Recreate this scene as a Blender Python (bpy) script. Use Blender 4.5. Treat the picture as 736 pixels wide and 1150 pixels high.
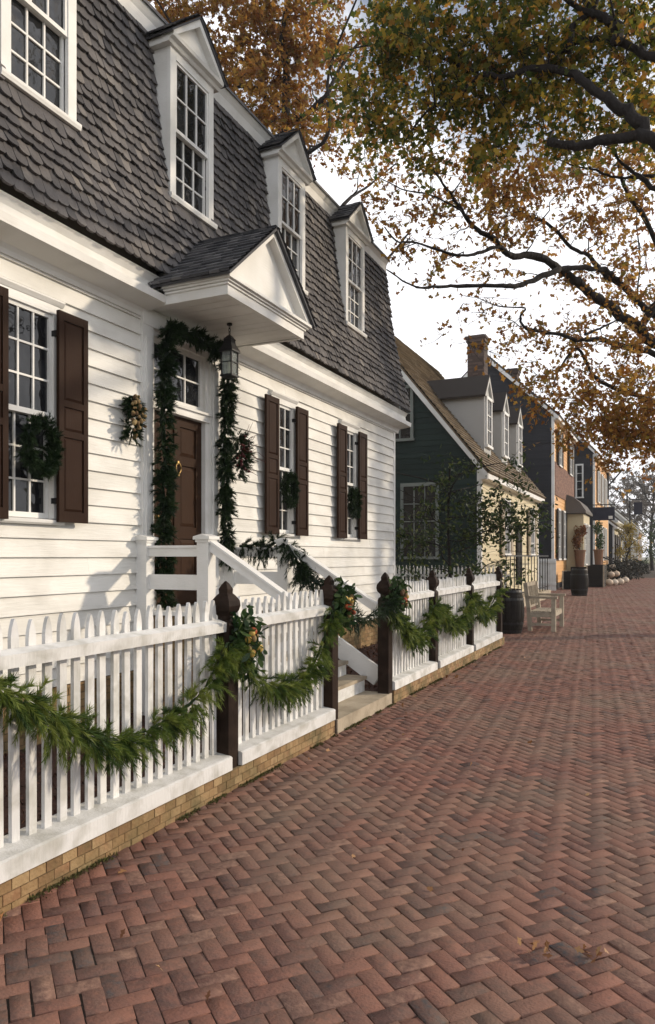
import bpy, math, random
import numpy as np
from mathutils import Vector
R = random.Random(7); NR = np.random.RandomState(11)
PI = math.pi
for o in list(bpy.data.objects): bpy.data.objects.remove(o)
scn = bpy.context.scene
COL = scn.collection
# ------------------------------------------------------------------ camera
CH = 1.6; YAW = math.atan(382/825.0); SA = math.sin(YAW); CA = math.cos(YAW)
cam_d = bpy.data.cameras.new('camera'); cam = bpy.data.objects.new('camera', cam_d); COL.objects.link(cam)
cam.location = (0, 0, CH); cam.rotation_euler = (PI/2, 0, YAW)
cam_d.sensor_fit = 'VERTICAL'; cam_d.sensor_height = 36; cam_d.lens = 36*825/1150.0
cam_d.shift_y = 50/1150.0; cam_d.clip_end = 3000; cam_d.clip_start = 0.05
scn.camera = cam
def at(px, py, t):            # a picture direction at depth t (metres) gives a point in the street
    u = (px-368)/825.0
    return Vector((t*(-SA+u*CA), t*(CA+u*SA), CH+t*(625-py)/825.0))
# ------------------------------------------------------------------ materials
def hx(c): return (c[0], c[1], c[2], 1)
def new_mat(name):
    m = bpy.data.materials.new(name); m.use_nodes = True
    nt = m.node_tree; b = nt.nodes['Principled BSDF']
    return m, nt, b
def N(nt, t, **k):
    n = nt.nodes.new(t)
    for a, v in k.items():
        if a in n.inputs.keys(): n.inputs[a].default_value = v
        else: setattr(n, a, v)
    return n
def ramp(nt, cols, fac, pos=None):
    r = N(nt, 'ShaderNodeValToRGB'); e = r.color_ramp.elements
    n = len(cols)
    while len(e) < n: e.new(0.5)
    for i, c in enumerate(cols):
        e[i].position = (pos[i] if pos else i/max(1, n-1)); e[i].color = hx(c)
    nt.links.new(fac, r.inputs[0]); return r.outputs[0]
def noise(nt, scale, detail=4, dist=0, sc=None):
    tc = N(nt, 'ShaderNodeTexCoord'); mp = N(nt, 'ShaderNodeMapping')
    if sc: mp.inputs['Scale'].default_value = sc
    nt.links.new(tc.outputs['Object'], mp.inputs[0])
    n = N(nt, 'ShaderNodeTexNoise'); n.inputs['Scale'].default_value = scale; n.inputs['Detail'].default_value = detail
    n.inputs['Distortion'].default_value = dist
    nt.links.new(mp.outputs[0], n.inputs['Vector']); return n.outputs['Fac']
def mixc(nt, a, b, fac, mode='MIX'):
    m = N(nt, 'ShaderNodeMix'); m.data_type = 'RGBA'; m.blend_type = mode
    for s, v in ((m.inputs[0], fac), (m.inputs[6], a), (m.inputs[7], b)):
        if isinstance(v, (int, float)): s.default_value = v
        elif isinstance(v, tuple): s.default_value = hx(v)
        else: nt.links.new(v, s)
    return m.outputs[2]
def M(name, cols, dirt=None, dscale=2.0, damt=.5, rough=.6, bump=0, bscale=30, bsc=None, nscale=None, nsc=None, spec=.3, dsc=None, dpos=(.42,.7), rnd=True, trans=0, metal=0, pos=None, bdist=.01):
    """base colour from the per-piece random attribute, broken up by noise; dirt by a second noise"""
    m, nt, b = new_mat(name)
    if rnd:
        at_ = N(nt, 'ShaderNodeAttribute'); at_.attribute_name = 'rnd'; f = at_.outputs['Fac']
        if nscale:
            nn = noise(nt, nscale, 5, 0, nsc)
            mx = N(nt, 'ShaderNodeMath', operation='MULTIPLY_ADD'); nt.links.new(nn, mx.inputs[0]); mx.inputs[1].default_value = .6
            ad = N(nt, 'ShaderNodeMath', operation='MULTIPLY'); nt.links.new(f, ad.inputs[0]); ad.inputs[1].default_value = .8
            sb = N(nt, 'ShaderNodeMath', operation='SUBTRACT'); nt.links.new(ad.outputs[0], sb.inputs[0]); sb.inputs[1].default_value = .2
            nt.links.new(sb.outputs[0], mx.inputs[2]); f = mx.outputs[0]
    else: f = noise(nt, nscale or 6, 5, 0, nsc)
    c = ramp(nt, cols, f, pos) if len(cols) > 1 else None
    if c is None:
        rg = N(nt, 'ShaderNodeRGB'); rg.outputs[0].default_value = hx(cols[0]); c = rg.outputs[0]
    if dirt:
        dn = noise(nt, dscale, 6, .4, dsc); df = ramp(nt, [(0,0,0), (damt,)*3], dn, dpos)
        c = mixc(nt, c, dirt, df)
    nt.links.new(c, b.inputs['Base Color'])
    b.inputs['Roughness'].default_value = rough; b.inputs['Specular IOR Level'].default_value = spec; b.inputs['Metallic'].default_value = metal
    if bump:
        bn = noise(nt, bscale, 6, 0, bsc); bp = N(nt, 'ShaderNodeBump'); bp.inputs['Strength'].default_value = bump; bp.inputs['Distance'].default_value = bdist
        nt.links.new(bn, bp.inputs['Height']); nt.links.new(bp.outputs[0], b.inputs['Normal'])
    if trans:
        tr = N(nt, 'ShaderNodeBsdfTranslucent'); nt.links.new(c, tr.inputs[0]); ms = N(nt, 'ShaderNodeMixShader'); ms.inputs[0].default_value = trans
        out = nt.nodes['Material Output']
        nt.links.new(b.outputs[0], ms.inputs[1]); nt.links.new(tr.outputs[0], ms.inputs[2]); nt.links.new(ms.outputs[0], out.inputs[0])
    return m
WHITE = M('white_paint', [(.72,.715,.69), (.80,.795,.77)], dirt=(.45,.43,.38), dscale=3, damt=.3, rough=.5, bump=.25, bscale=25, bsc=(1,.25,3), nscale=5)
SIDING = M('white_siding_paint', [(.69,.68,.64), (.81,.80,.76)], dirt=(.40,.385,.34), dscale=1.6, damt=.42, rough=.55, bump=.4, bscale=14, bsc=(1,.3,5), nscale=3, dsc=(1,1,2.2))
FENCEW = M('white_fence_paint', [(.60,.60,.60), (.76,.76,.74)], dirt=(.30,.29,.24), dscale=7, damt=.6, rough=.55, bump=.35, bscale=20, bsc=(3,3,.4), nscale=8)
SHAKE = M('weathered_shingle', [(.062,.060,.064), (.108,.101,.102), (.155,.143,.140), (.26,.235,.21)], dirt=(.03,.028,.03), dscale=1.1, damt=.5, rough=.75, bump=.8, bscale=40, bsc=(1,5,.5), nscale=9)
DSHAKE = M('dark_shingle', [(.045,.047,.055), (.10,.10,.108), (.19,.185,.19)], rough=.7, bump=.7, bscale=40, bsc=(4,4,1), nscale=9)
SHUT = M('brown_shutter_paint', [(.017,.008,.005), (.032,.015,.009)], spec=.08, rough=.6, bump=.2, bscale=30, bsc=(3,3,.5), nscale=4, dirt=(.05,.03,.02), dscale=3, damt=.3)
DOORM = M('brown_door_paint', [(.024,.012,.007), (.045,.022,.012)], spec=.08, rough=.55, bump=.2, bscale=30, bsc=(3,3,.5), nscale=4)
POSTM = M('brown_post_paint', [(.011,.007,.005), (.022,.012,.008)], spec=.1, rough=.6, bump=.3, bscale=25, bsc=(3,3,.5), nscale=6, dirt=(.06,.04,.03), dscale=7, damt=.4)
BRICKP = M('paving_brick', [(.065,.068,.074), (.115,.070,.060), (.18,.092,.072), (.235,.112,.082), (.15,.082,.066), (.29,.17,.125)], pos=[0,.13,.35,.6,.8,1], dirt=(.20,.15,.11), dscale=.8, damt=.6, rough=.8, bump=.5, bscale=80, nscale=30, spec=.2, dpos=(.42,.70))
BRICKT = M('tan_brick', [(.17,.10,.05), (.27,.17,.08), (.36,.25,.13), (.25,.13,.065)], dirt=(.085,.08,.035), dscale=4, damt=.8, rough=.85, bump=.8, bscale=50, nscale=14)
BRICKR = M('red_brick', [(.13,.075,.06), (.22,.12,.09), (.28,.17,.13)], rough=.85, bump=.6, bscale=40, nscale=10)
MORTAR = M('mortar', [(.17,.13,.075)], rough=.95, rnd=False, dirt=(.09,.09,.05), damt=.8, dscale=5)
SAND = M('joint_sand', [(.022,.018,.015), (.07,.052,.04)], rough=.95, rnd=False, nscale=8, bump=.5)
SOIL = M('mulch_soil', [(.03,.016,.012), (.075,.035,.026)], rough=.95, rnd=False, nscale=25, bump=1, bscale=50)
MULCH = M('mulch_chip', [(.03,.014,.010), (.09,.04,.028), (.14,.075,.05)], rough=.9)
GRASS = M('lawn', [(.03,.045,.012), (.075,.085,.025), (.11,.09,.04)], rough=.95, rnd=False, nscale=4, bump=.8, bscale=60)
ASPH = M('asphalt', [(.045,.043,.042), (.065,.062,.058)], rough=.9, rnd=False, nscale=20, bump=.5, bscale=80)
STONE = M('sandstone_step', [(.36,.30,.22), (.48,.41,.31)], rough=.8, rnd=False, nscale=4, bump=.4, bscale=30, dirt=(.14,.11,.07), damt=.6, dscale=4)
IRON = M('black_iron', [(.012,.012,.013)], rough=.45, rnd=False, bump=.2, bscale=60)
BRASS = M('brass', [(.30,.20,.08)], rough=.45, rnd=False, metal=1)
PINE = M('pine_needles', [(.012,.03,.007), (.045,.085,.014), (.13,.18,.028), (.27,.30,.065)], rough=.5, trans=.25)
DPINE = M('dark_evergreen', [(.005,.014,.006), (.012,.03,.010), (.03,.055,.016)], rough=.5, trans=.2)
STEMM = M('garland_stem', [(.05,.035,.02)], rough=.8, rnd=False)
BARK = M('oak_bark', [(.012,.010,.010), (.028,.023,.021)], rough=.9, rnd=False, nscale=9, nsc=(1,1,.4), bump=1, bscale=11, bsc=(1,1,.35), bdist=.06)
LEAF_O = M('orange_oak_leaves', [(.18,.065,.018), (.36,.16,.032), (.48,.29,.06), (.28,.11,.026), (.26,.21,.04)], rough=.5, trans=.6)
LEAF_G = M('olive_oak_leaves', [(.045,.07,.014), (.10,.12,.02), (.24,.21,.03), (.42,.28,.04), (.34,.14,.025)], pos=[0,.33,.56,.8,1], rough=.5, trans=.6)
LEAF_R = M('russet_leaves', [(.10,.035,.014), (.19,.07,.02), (.28,.13,.03)], rough=.5, trans=.4)
LEAF_S = M('holly_leaves', [(.012,.035,.012), (.03,.065,.018), (.07,.11,.03)], rough=.35, trans=.25)
LEAF_H = M('sapling_leaves', [(.015,.035,.012), (.04,.065,.018), (.11,.13,.03)], rough=.5, trans=.35)
LEAF_Y = M('yellow_leaves', [(.28,.22,.04), (.38,.28,.06)], rough=.5, trans=.4)
LEAF_D = M('hazed_grey_twigs', [(.14,.13,.12), (.23,.20,.17)], rough=.8, trans=.2)  # grey bare twigs, lightened so the colour carries some of the haze
DRYLEAF = M('dry_leaf', [(.14,.055,.025), (.28,.13,.05), (.38,.24,.12)], rough=.6)
FRUIT_R = M('red_fruit', [(.28,.035,.02), (.38,.09,.03)], rough=.4)
FRUIT_Y = M('gold_fruit', [(.42,.27,.06), (.50,.36,.10)], rough=.5)
CONEM = M('pine_cone', [(.07,.04,.02), (.20,.13,.06), (.30,.22,.10)], rough=.8)
BERRY = M('dark_berry', [(.10,.015,.015), (.05,.01,.012)], rough=.35)
GREENW = M('dark_green_weatherboard', [(.007,.019,.016), (.013,.030,.025)], rough=.6, bump=.3, bscale=20)
CREAMW = M('cream_weatherboard', [(.52,.45,.29), (.64,.56,.38)], rough=.6, bump=.3, bscale=20, nscale=3)
GREYW = M('grey_weatherboard', [(.36,.36,.35), (.46,.46,.44)], rough=.6, nscale=3)
NAVYW = M('shaded_blue_weatherboard', [(.010,.011,.015), (.018,.019,.025)], rough=.6, nscale=2)  # blue-black boards; the shade on the end gables is put into the colour
TANW = M('ochre_weatherboard', [(.58,.31,.12), (.70,.41,.18)], rough=.6, nscale=3)
TANROOF = M('brown_shingle_roof', [(.10,.075,.05), (.17,.13,.085), (.22,.17,.11)], rough=.8, bump=.6, bscale=20, nscale=2)
FARROOF = M('dark_brown_roof', [(.022,.019,.018), (.045,.038,.033)], rough=.85)
GREYROOF = M('grey_shingle_roof', [(.07,.065,.065), (.12,.11,.10)], rough=.8, bump=.6, bscale=20, nscale=2)
WOODG = M('weathered_bench_wood', [(.32,.27,.20), (.46,.40,.31)], rough=.75, bump=.4, bscale=30, bsc=(3,.4,3), nscale=6, dirt=(.1,.08,.06), damt=.5, dscale=6)
WOODD = M('dark_barrel_wood', [(.008,.007,.007), (.018,.015,.013)], spec=.12, rough=.7, bump=.4, bscale=30, nscale=5)
WOODB = M('brown_barrel_wood', [(.12,.06,.032), (.20,.10,.055)], rough=.7, nscale=5)
NAVY = M('navy_sign_paint', [(.012,.014,.03)], rough=.5, rnd=False)
SIGNW = M('sign_white', [(.7,.68,.62)], rough=.5, rnd=False)
CHIMB = M('sooty_brick', [(.06,.045,.04), (.10,.07,.058), (.14,.10,.085)], rough=.85)
DIMW = M('shaded_white_window_paint', [(.16,.18,.17), (.22,.24,.22)], rough=.6)  # white frames toned down, the gable's shade painted into them
CANDLE = M('candle_wax', [(.72,.68,.55)], rough=.5, rnd=False)
PUMPK = M('pale_gourd', [(.42,.30,.20), (.60,.52,.42)], rough=.5)
def glass_mat(name, col=(.012,.013,.015), rough=.04):
    m, nt, b = new_mat(name)
    n = noise(nt, 4.0, 2); bp = N(nt, 'ShaderNodeBump'); bp.inputs['Strength'].default_value = .8; bp.inputs['Distance'].default_value = .03
    nt.links.new(n, bp.inputs['Height']); nt.links.new(bp.outputs[0], b.inputs['Normal'])
    c = ramp(nt, [col, tuple(min(1, v*3.0+.01) for v in col)], noise(nt, 2.2, 3), (.5,.8)); nt.links.new(c, b.inputs['Base Color'])
    b.inputs['Roughness'].default_value = rough; b.inputs['Specular IOR Level'].default_value = .55; b.inputs['IOR'].default_value = 1.5
    return m
GLASS = glass_mat('old_window_glass')
DARKIN = M('plank_wall', [(.30,.28,.24)], rnd=False, rough=.8)
def lantern_glass():
    m, nt, b = new_mat('lantern_glass')
    tr = N(nt, 'ShaderNodeBsdfTransparent'); tr.inputs[0].default_value = (.9,.93,.92,1)
    ms = N(nt, 'ShaderNodeMixShader'); ms.inputs[0].default_value = .78
    b.inputs['Roughness'].default_value = .05; b.inputs['Base Color'].default_value = (.5,.52,.5,1)
    nt.links.new(b.outputs[0], ms.inputs[1]); nt.links.new(tr.outputs[0], ms.inputs[2]); nt.links.new(ms.outputs[0], nt.nodes['Material Output'].inputs[0])
    return m
LGLASS = lantern_glass()
# ------------------------------------------------------------------ mesh builder
class MB:
    def __init__(s): s.v = []; s.f = []; s.r = []
    def add(s, vs, fs, r=None):
        if r is None: r = R.random()
        n = len(s.v); s.v.extend([tuple(p) for p in vs]); s.f.extend([tuple(i+n for i in f) for f in fs]); s.r.extend([r]*len(fs))
    def box(s, x0, x1, y0, y1, z0, z1, r=None, bev=0):
        if x0 > x1: x0, x1 = x1, x0
        if y0 > y1: y0, y1 = y1, y0
        vs = [(x0,y0,z0),(x1,y0,z0),(x1,y1,z0),(x0,y1,z0),(x0,y0,z1),(x1,y0,z1),(x1,y1,z1),(x0,y1,z1)]
        s.add(vs, [(0,3,2,1),(4,5,6,7),(0,1,5,4),(1,2,6,5),(2,3,7,6),(3,0,4,7)], r)
    def prism(s, poly, a, b, axis='y', r=None):
        """closed polygon in the plane across the axis, run from a to b"""
        n = len(poly)
        def P(p, t): return {'y': (p[0], t, p[1]), 'x': (t, p[0], p[1]), 'z': (p[0], p[1], t)}[axis]
        vs = [P(p, a) for p in poly]+[P(p, b) for p in poly]
        fs = [tuple(range(n)), tuple(range(2*n-1, n-1, -1))]+[(i, n+i, n+(i+1) % n, (i+1) % n) for i in range(n)]
        s.add(vs, fs, r)
    def beam(s, p, q, w, h, r=None, up=(0,0,1)):
        p = Vector(p); q = Vector(q); d = (q-p).normalized(); side = d.cross(Vector(up)).normalized(); u = side.cross(d)
        vs = []
        for c in (p, q):
            for a, b in ((-1,-1),(1,-1),(1,1),(-1,1)): vs.append(c+side*(a*w/2)+u*(b*h/2))
        s.add(vs, [(0,1,2,3),(7,6,5,4),(0,4,5,1),(1,5,6,2),(2,6,7,3),(3,7,4,0)], r)
    def tube(s, pts, rad, sides=6, r=None, cap=True):
        pts = [Vector(p) for p in pts]; n = len(pts)
        if not hasattr(rad, '__len__'): rad = [rad]*n
        vs = []; prev = None
        for i, p in enumerate(pts):
            d = (pts[min(i+1, n-1)]-pts[max(i-1, 0)])
            if d.length < 1e-9: d = Vector((0,0,1))
            d.normalize()
            a = prev if prev is not None else (Vector((0,0,1)) if abs(d.z) < .9 else Vector((1,0,0)))
            x = (a-d*a.dot(d))
            if x.length < 1e-6: x = d.orthogonal()
            x.normalize(); prev = x; y = d.cross(x)
            for k in range(sides):
                th = 2*PI*k/sides; vs.append(p+(x*math.cos(th)+y*math.sin(th))*rad[i])
        fs = []
        for i in range(n-1):
            for k in range(sides):
                fs.append((i*sides+k, i*sides+(k+1) % sides, (i+1)*sides+(k+1) % sides, (i+1)*sides+k))
        if cap: fs.append(tuple(range(sides-1, -1, -1))); fs.append(tuple(range((n-1)*sides, n*sides)))
        s.add(vs, fs, r)
    def lathe(s, c, prof, sides=20, r=None, square=False, axis=(0,0,1)):
        if square: sides = 4
        vs = []
        for rr, z in prof:
            for k in range(sides):
                th = 2*PI*(k+(.5 if square else 0))/sides; q = rr*(math.sqrt(2) if square else 1)
                vs.append((c[0]+q*math.cos(th), c[1]+q*math.sin(th), c[2]+z))
        fs = []
        for i in range(len(prof)-1):
            for k in range(sides): fs.append((i*sides+k, i*sides+(k+1) % sides, (i+1)*sides+(k+1) % sides, (i+1)*sides+k))
        fs.append(tuple(range(sides-1, -1, -1))); fs.append(tuple(range((len(prof)-1)*sides, len(prof)*sides)))
        s.add(vs, fs, r)
    def ball(s, c, rad, seg=8, r=None, sq=(1,1,1)):
        vs = []; fs = []; rings = seg//2+1
        for i in range(rings+1):
            ph = PI*i/rings
            for k in range(seg):
                th = 2*PI*k/seg
                vs.append((c[0]+rad*sq[0]*math.sin(ph)*math.cos(th), c[1]+rad*sq[1]*math.sin(ph)*math.sin(th), c[2]+rad*sq[2]*math.cos(ph)))
        for i in range(rings):
            for k in range(seg): fs.append((i*seg+k, (i+1)*seg+k, (i+1)*seg+(k+1) % seg, i*seg+(k+1) % seg))
        s.add(vs, fs, r)
    def build(s, name, mat, parent=None, smooth=False, loc=None):
        me = bpy.data.meshes.new(name)
        off = Vector(loc) if loc is not None else None
        vs = s.v if off is None else [(a-off[0], b-off[1], c-off[2]) for a, b, c in s.v]
        me.from_pydata(vs, [], s.f)
        a = me.attributes.new('rnd', 'FLOAT', 'FACE'); a.data.foreach_set('value', s.r)
        me.materials.append(mat)
        if smooth: me.polygons.foreach_set('use_smooth', [True]*len(me.polygons))
        me.update()
        o = bpy.data.objects.new(name, me); COL.objects.link(o)
        if off is not None: o.location = off
        if parent is not None:
            o.parent = parent
            if off is None: o.location = -abs_loc(parent)
            else: o.location = off-abs_loc(parent)
        return o
def abs_loc(o):
    v = Vector(o.location)
    while o.parent: o = o.parent; v += Vector(o.location)
    return v
def np_mesh(name, V, F, rnd, mat, parent=None, nper=None):
    """V (n,3), F (m,k) all faces with k corners"""
    me = bpy.data.meshes.new(name); V = np.asarray(V, dtype=np.float32); F = np.asarray(F, dtype=np.int32)
    if parent is not None: V = V-np.array(abs_loc(parent), dtype=np.float32)
    me.vertices.add(len(V)); me.vertices.foreach_set('co', V.ravel())
    k = F.shape[1]; me.loops.add(F.size); me.loops.foreach_set('vertex_index', F.ravel())
    me.polygons.add(len(F)); me.polygons.foreach_set('loop_start', np.arange(len(F), dtype=np.int32)*k)
    me.polygons.foreach_set('loop_total', np.full(len(F), k, dtype=np.int32))
    a = me.attributes.new('rnd', 'FLOAT', 'FACE'); a.data.foreach_set('value', np.asarray(rnd, dtype=np.float32))
    me.materials.append(mat); me.update(); me.validate()
    o = bpy.data.objects.new(name, me); COL.objects.link(o)
    if parent is not None: o.parent = parent
    return o
def tag(o, label=None, cat=None, group=None, kind=None):
    if label: o['label'] = label
    if cat: o['category'] = cat
    if group: o['group'] = group
    if kind: o['kind'] = kind
    return o
def empty(name, loc, label=None, cat=None, group=None):
    o = bpy.data.objects.new(name, None); COL.objects.link(o); o.location = loc; o.empty_display_size = .2
    return tag(o, label, cat, group)
def struct(o): o['kind'] = 'structure'; return o
# ------------------------------------------------------------------ foliage helpers
LEAF1 = np.array([(0,0,0),(.22,.28,.03),(.13,.42,.02),(.38,.6,.08),(.16,.74,.03),(0,1,-.06),(-.16,.74,.03),(-.38,.6,.08),(-.13,.42,.02),(-.22,.28,.03)], dtype=np.float32)
LEAF2 = np.array([(0,0,0),(.2,.3,.05),(.2,.7,.05),(0,1,-.04),(-.2,.7,.05),(-.2,.3,.05)], dtype=np.float32)
def leaves(name, C, size, mat, parent=None, shape=LEAF1, rnd=None, droop=.3, sizevar=.35):
    C = np.asarray(C, dtype=np.float32); n = len(C); k = len(shape)
    d = NR.normal(size=(n,3)); d[:,2] -= droop; d /= np.linalg.norm(d, axis=1)[:,None]
    a = NR.normal(size=(n,3)); x = np.cross(d, a); x /= np.linalg.norm(x, axis=1)[:,None]; z = np.cross(x, d)
    s = size*(1+sizevar*(NR.rand(n)*2-1))
    V = C[:,None,:]+s[:,None,None]*(shape[None,:,0:1]*x[:,None,:]+shape[None,:,1:2]*d[:,None,:]+shape[None,:,2:3]*z[:,None,:])
    F = np.arange(n*k).reshape(n, k)
    return np_mesh(name, V.reshape(-1,3), F, NR.rand(n) if rnd is None else rnd, mat, parent)
def jitter_path(p, q, n, amt, rs=R):
    p = Vector(p); q = Vector(q); L = (q-p).length; out = [p]
    for i in range(1, n):
        out.append(p.lerp(q, i/n)+Vector((rs.gauss(0,1), rs.gauss(0,1), rs.gauss(0,1)))*amt*L)
    out.append(q); return out
def smooth_path(pts, n=4):
    P = [Vector(p) for p in pts]; P = [P[0]*2-P[1]]+P+[P[-1]*2-P[-2]]; out = []
    for i in range(1, len(P)-2):
        a, b, c, d = P[i-1], P[i], P[i+1], P[i+2]
        for k in range(n):
            t = k/n; out.append(.5*((2*b)+(c-a)*t+(2*a-5*b+4*c-d)*t*t+(3*b-a-3*c+d)*t**3))
    out.append(P[-2]); return out
def garland(name, pts, parent=None, rad=.10, sprigs=90, needles=34, nl=.085, nw=.0045, sl=(.12,.24), grav=.7, mat=PINE, core=.022, along=.5):
    """rope of evergreen: an irregular core, drooping sprigs, and thin needles along every sprig"""
    P = smooth_path(pts, 6); seg = [(P[i+1]-P[i]).length for i in range(len(P)-1)]; L = sum(seg)
    cum = [0]
    for s_ in seg: cum.append(cum[-1]+s_)
    n = int(L*sprigs); V = []; rn = []
    nt_ = max(3, int(L*9)); tc_ = NR.rand(nt_)*L; ts = np.clip(np.where(NR.rand(n) < .38, tc_[NR.randint(0, nt_, n)]+NR.normal(size=n)*.018, NR.rand(n)*L), 0, L)
    for t in ts:
        i = 0
        i = max(0, min(len(seg)-1, int(np.searchsorted(cum, t))-1)); f = (t-cum[i])/max(1e-6, seg[i])
        c = np.array(P[i].lerp(P[i+1], f)); d = np.array((P[i+1]-P[i]).normalized())
        o = NR.normal(size=3); o -= d*o.dot(d); o /= np.linalg.norm(o)
        sgn = 1 if NR.rand() < .75 else -1
        o[0] = abs(o[0]) if (abs(d[0]) < .5 and NR.rand() < .5) else o[0]
        dr = o*(.75+.4*NR.rand())+d*sgn*along*(.4+NR.rand())+np.array((0,0,-grav*NR.rand()*1.3)); dr /= np.linalg.norm(dr)
        ln = sl[0]+(sl[1]-sl[0])*NR.rand()**1.5
        m = needles; ss = .1+.9*NR.rand(m); base = c+o*rad*.15
        bend = np.array((0,0,-1.0))*grav*.5
        q = base+dr*(ss*ln)[:,None]+bend*((ss**2)*ln*.6)[:,None]
        dirs = dr+bend*ss[:,None]*1.0
        side = NR.normal(size=(m,3)); side -= dr*(side@dr)[:,None]; side /= np.linalg.norm(side, axis=1)[:,None]
        nd = dirs+side*(.45+.25*NR.rand(m))[:,None]; nd /= np.linalg.norm(nd, axis=1)[:,None]
        w = np.cross(nd, NR.normal(size=(m,3))); w /= np.linalg.norm(w, axis=1)[:,None]
        l_ = nl*(.7+.5*NR.rand(m))[:,None]
        tri = np.stack([q-w*nw/2, q+w*nw/2, q+nd*l_], axis=1); V.append(tri.reshape(-1,3))
        rn.append(np.clip(NR.rand()*.75+.25*NR.rand(m), 0, 1))
    V = np.concatenate(V); rn = np.concatenate(rn)
    o = np_mesh(name, V, np.arange(len(V)).reshape(-1,3), rn, mat, parent)
    cb = MB(); cb.tube([p+Vector((R.uniform(-1,0), R.uniform(-1,1), R.uniform(-1.5,.3)))*.012 for p in P], [core*.5*R.uniform(.5,1.4) for _ in P], 6, .05)
    co = cb.build('core_rope', mat); co.parent = o; co.location = (0,0,0)
    return o
# ------------------------------------------------------------------ ground
def sheet(name, x0, x1, y0, y1, z, mat):
    b = MB(); b.add([(x0,y0,z),(x1,y0,z),(x1,y1,z),(x0,y1,z)], [(0,1,2,3)], .5); return struct(b.build(name, mat))
sheet('ground', -900, 900, -60, 1800, -.16, GRASS)
sheet('lawn', -60, 8.0, -20, 62, -.05, GRASS)
sheet('road', 4.3, 11.5, -20, 300, -.012, ASPH)
sheet('path', -5.6, 2.4, -3, 160, -.0105, SAND)
sheet('flower_bed', -5.1, -2.86, -1, 13.4, -.004, SOIL)
def pavers():
    W = .081; L = 2*W; ang = math.radians(50); ca, sa = math.cos(ang), math.sin(ang)
    xs0, xs1, ys0, ys1 = -5.4, 2.4, -1.0, 60.0
    cells = []
    cx = [(x*ca+y*sa, -x*sa+y*ca) for x in (xs0, xs1) for y in (ys0, ys1)]
    a0 = int(min(c[0] for c in cx)/W)-2; a1 = int(max(c[0] for c in cx)/W)+2; b0 = int(min(c[1] for c in cx)/W)-2; b1 = int(max(c[1] for c in cx)/W)+2
    A, B = np.meshgrid(np.arange(a0, a1), np.arange(b0, b1), indexing='ij'); A = A.ravel(); B = B.ravel(); md = (A-B) % 4
    H = md == 0; Vv = md == 3
    cu = np.concatenate([(A[H]+1)*W, (A[Vv]+.5)*W]); cv = np.concatenate([(B[H]+.5)*W, (B[Vv]+1)*W])
    vert = np.concatenate([np.zeros(H.sum(), bool), np.ones(Vv.sum(), bool)])
    X = cu*ca-cv*sa; Y = cu*sa+cv*ca
    lim = np.where(Y > 13.5, -5.3, -2.80)
    gate = (Y > 6.0) & (Y < 7.5)
    keep = (X > lim) & (X < xs1) & (Y > ys0) & (Y < ys1)
    X, Y, vert = X[keep], Y[keep], vert[keep]; n = len(X)
    g = .0014+.0045*NR.rand(n)**3; hl = np.where(vert, W/2, L/2)-g; hw = np.where(vert, L/2, W/2)-g
    rot = ang+NR.normal(size=n)*.014; c, s = np.cos(rot), np.sin(rot)
    z = NR.normal(size=n)*.0013+.002*np.sin(X*1.7+Y*.9)+.002*np.sin(X*.8-Y*1.3+2)
    tx, ty = [np.clip(NR.normal(size=n)*.011,-.04,.04) for _ in 'ab']
    big = NR.rand(n) < .04; tx[big] *= 3; ty[big] *= 3; z[big] -= .001
    V = np.zeros((n, 12, 3), dtype=np.float32)
    X += NR.normal(size=n)*.0012; Y += NR.normal(size=n)*.0012
    for ring, (ins, dz) in enumerate(((0,-.03),(0,-.0014),(.0014,0))):
        for k, (su, sv) in enumerate(((-1,-1),(1,-1),(1,1),(-1,1))):
            jj = NR.normal(size=n)*.0008
            u = su*(hl-ins)+jj; v = sv*(hw-ins)+jj
            V[:, ring*4+k, 0] = X+u*c-v*s; V[:, ring*4+k, 1] = Y+u*s+v*c
            V[:, ring*4+k, 2] = z+dz+(u*tx+v*ty if ring else 0)
    fs = [(8,9,10,11)]
    for r_ in range(2):
        for k in range(4): fs.append((r_*4+k, r_*4+(k+1) % 4, r_*4+4+(k+1) % 4, r_*4+4+k))
    F = (np.arange(n)[:,None,None]*12+np.array(fs)[None]).reshape(-1,4)
    rv = NR.rand(n)
    rv = .12+.88*rv; rv[NR.rand(n) < .05] *= .12
    # worn warmer bricks next to the plinth
    return struct(np_mesh('pavement', V.reshape(-1,3), F, np.repeat(rv, 9), BRICKP))
pavers()
b = MB()
for y in np.arange(-3, 120, 1.2): b.box(2.42, 2.56, y, y+1.19, -.14, .012)
struct(b.build('kerb', STONE))
# mulch chips behind the fence
n = 5200; cx = NR.uniform(-4.85, -2.92, n); cy = NR.uniform(1.2, 13.2, n); keep = ~((cy > 5.9) & (cy < 7.7))
tag(leaves('mulch', np.stack([cx, cy, NR.rand(n)*.02], 1)[keep], .055, MULCH, shape=LEAF2, droop=0), 'dark red-brown mulch on the beds behind the white fence', 'mulch', kind='stuff')
# moss along the plinth foot
n = 9000; my = NR.uniform(1.5, 13.3, n); my = my[(np.sin(my*7)+np.sin(my*17+1)+np.sin(my*3.1)) > -.3]
mx = -2.70+np.abs(NR.normal(size=len(my)))*.018
tag(leaves('moss', np.stack([mx, my, NR.rand(len(my))*.006], 1), .016, M('moss_green', [(.05,.045,.015),(.075,.08,.02),(.12,.09,.04)], rough=.9), shape=LEAF2, droop=-1), 'thin line of moss and dirt along the foot of the brick plinth', 'moss', kind='stuff')
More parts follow.
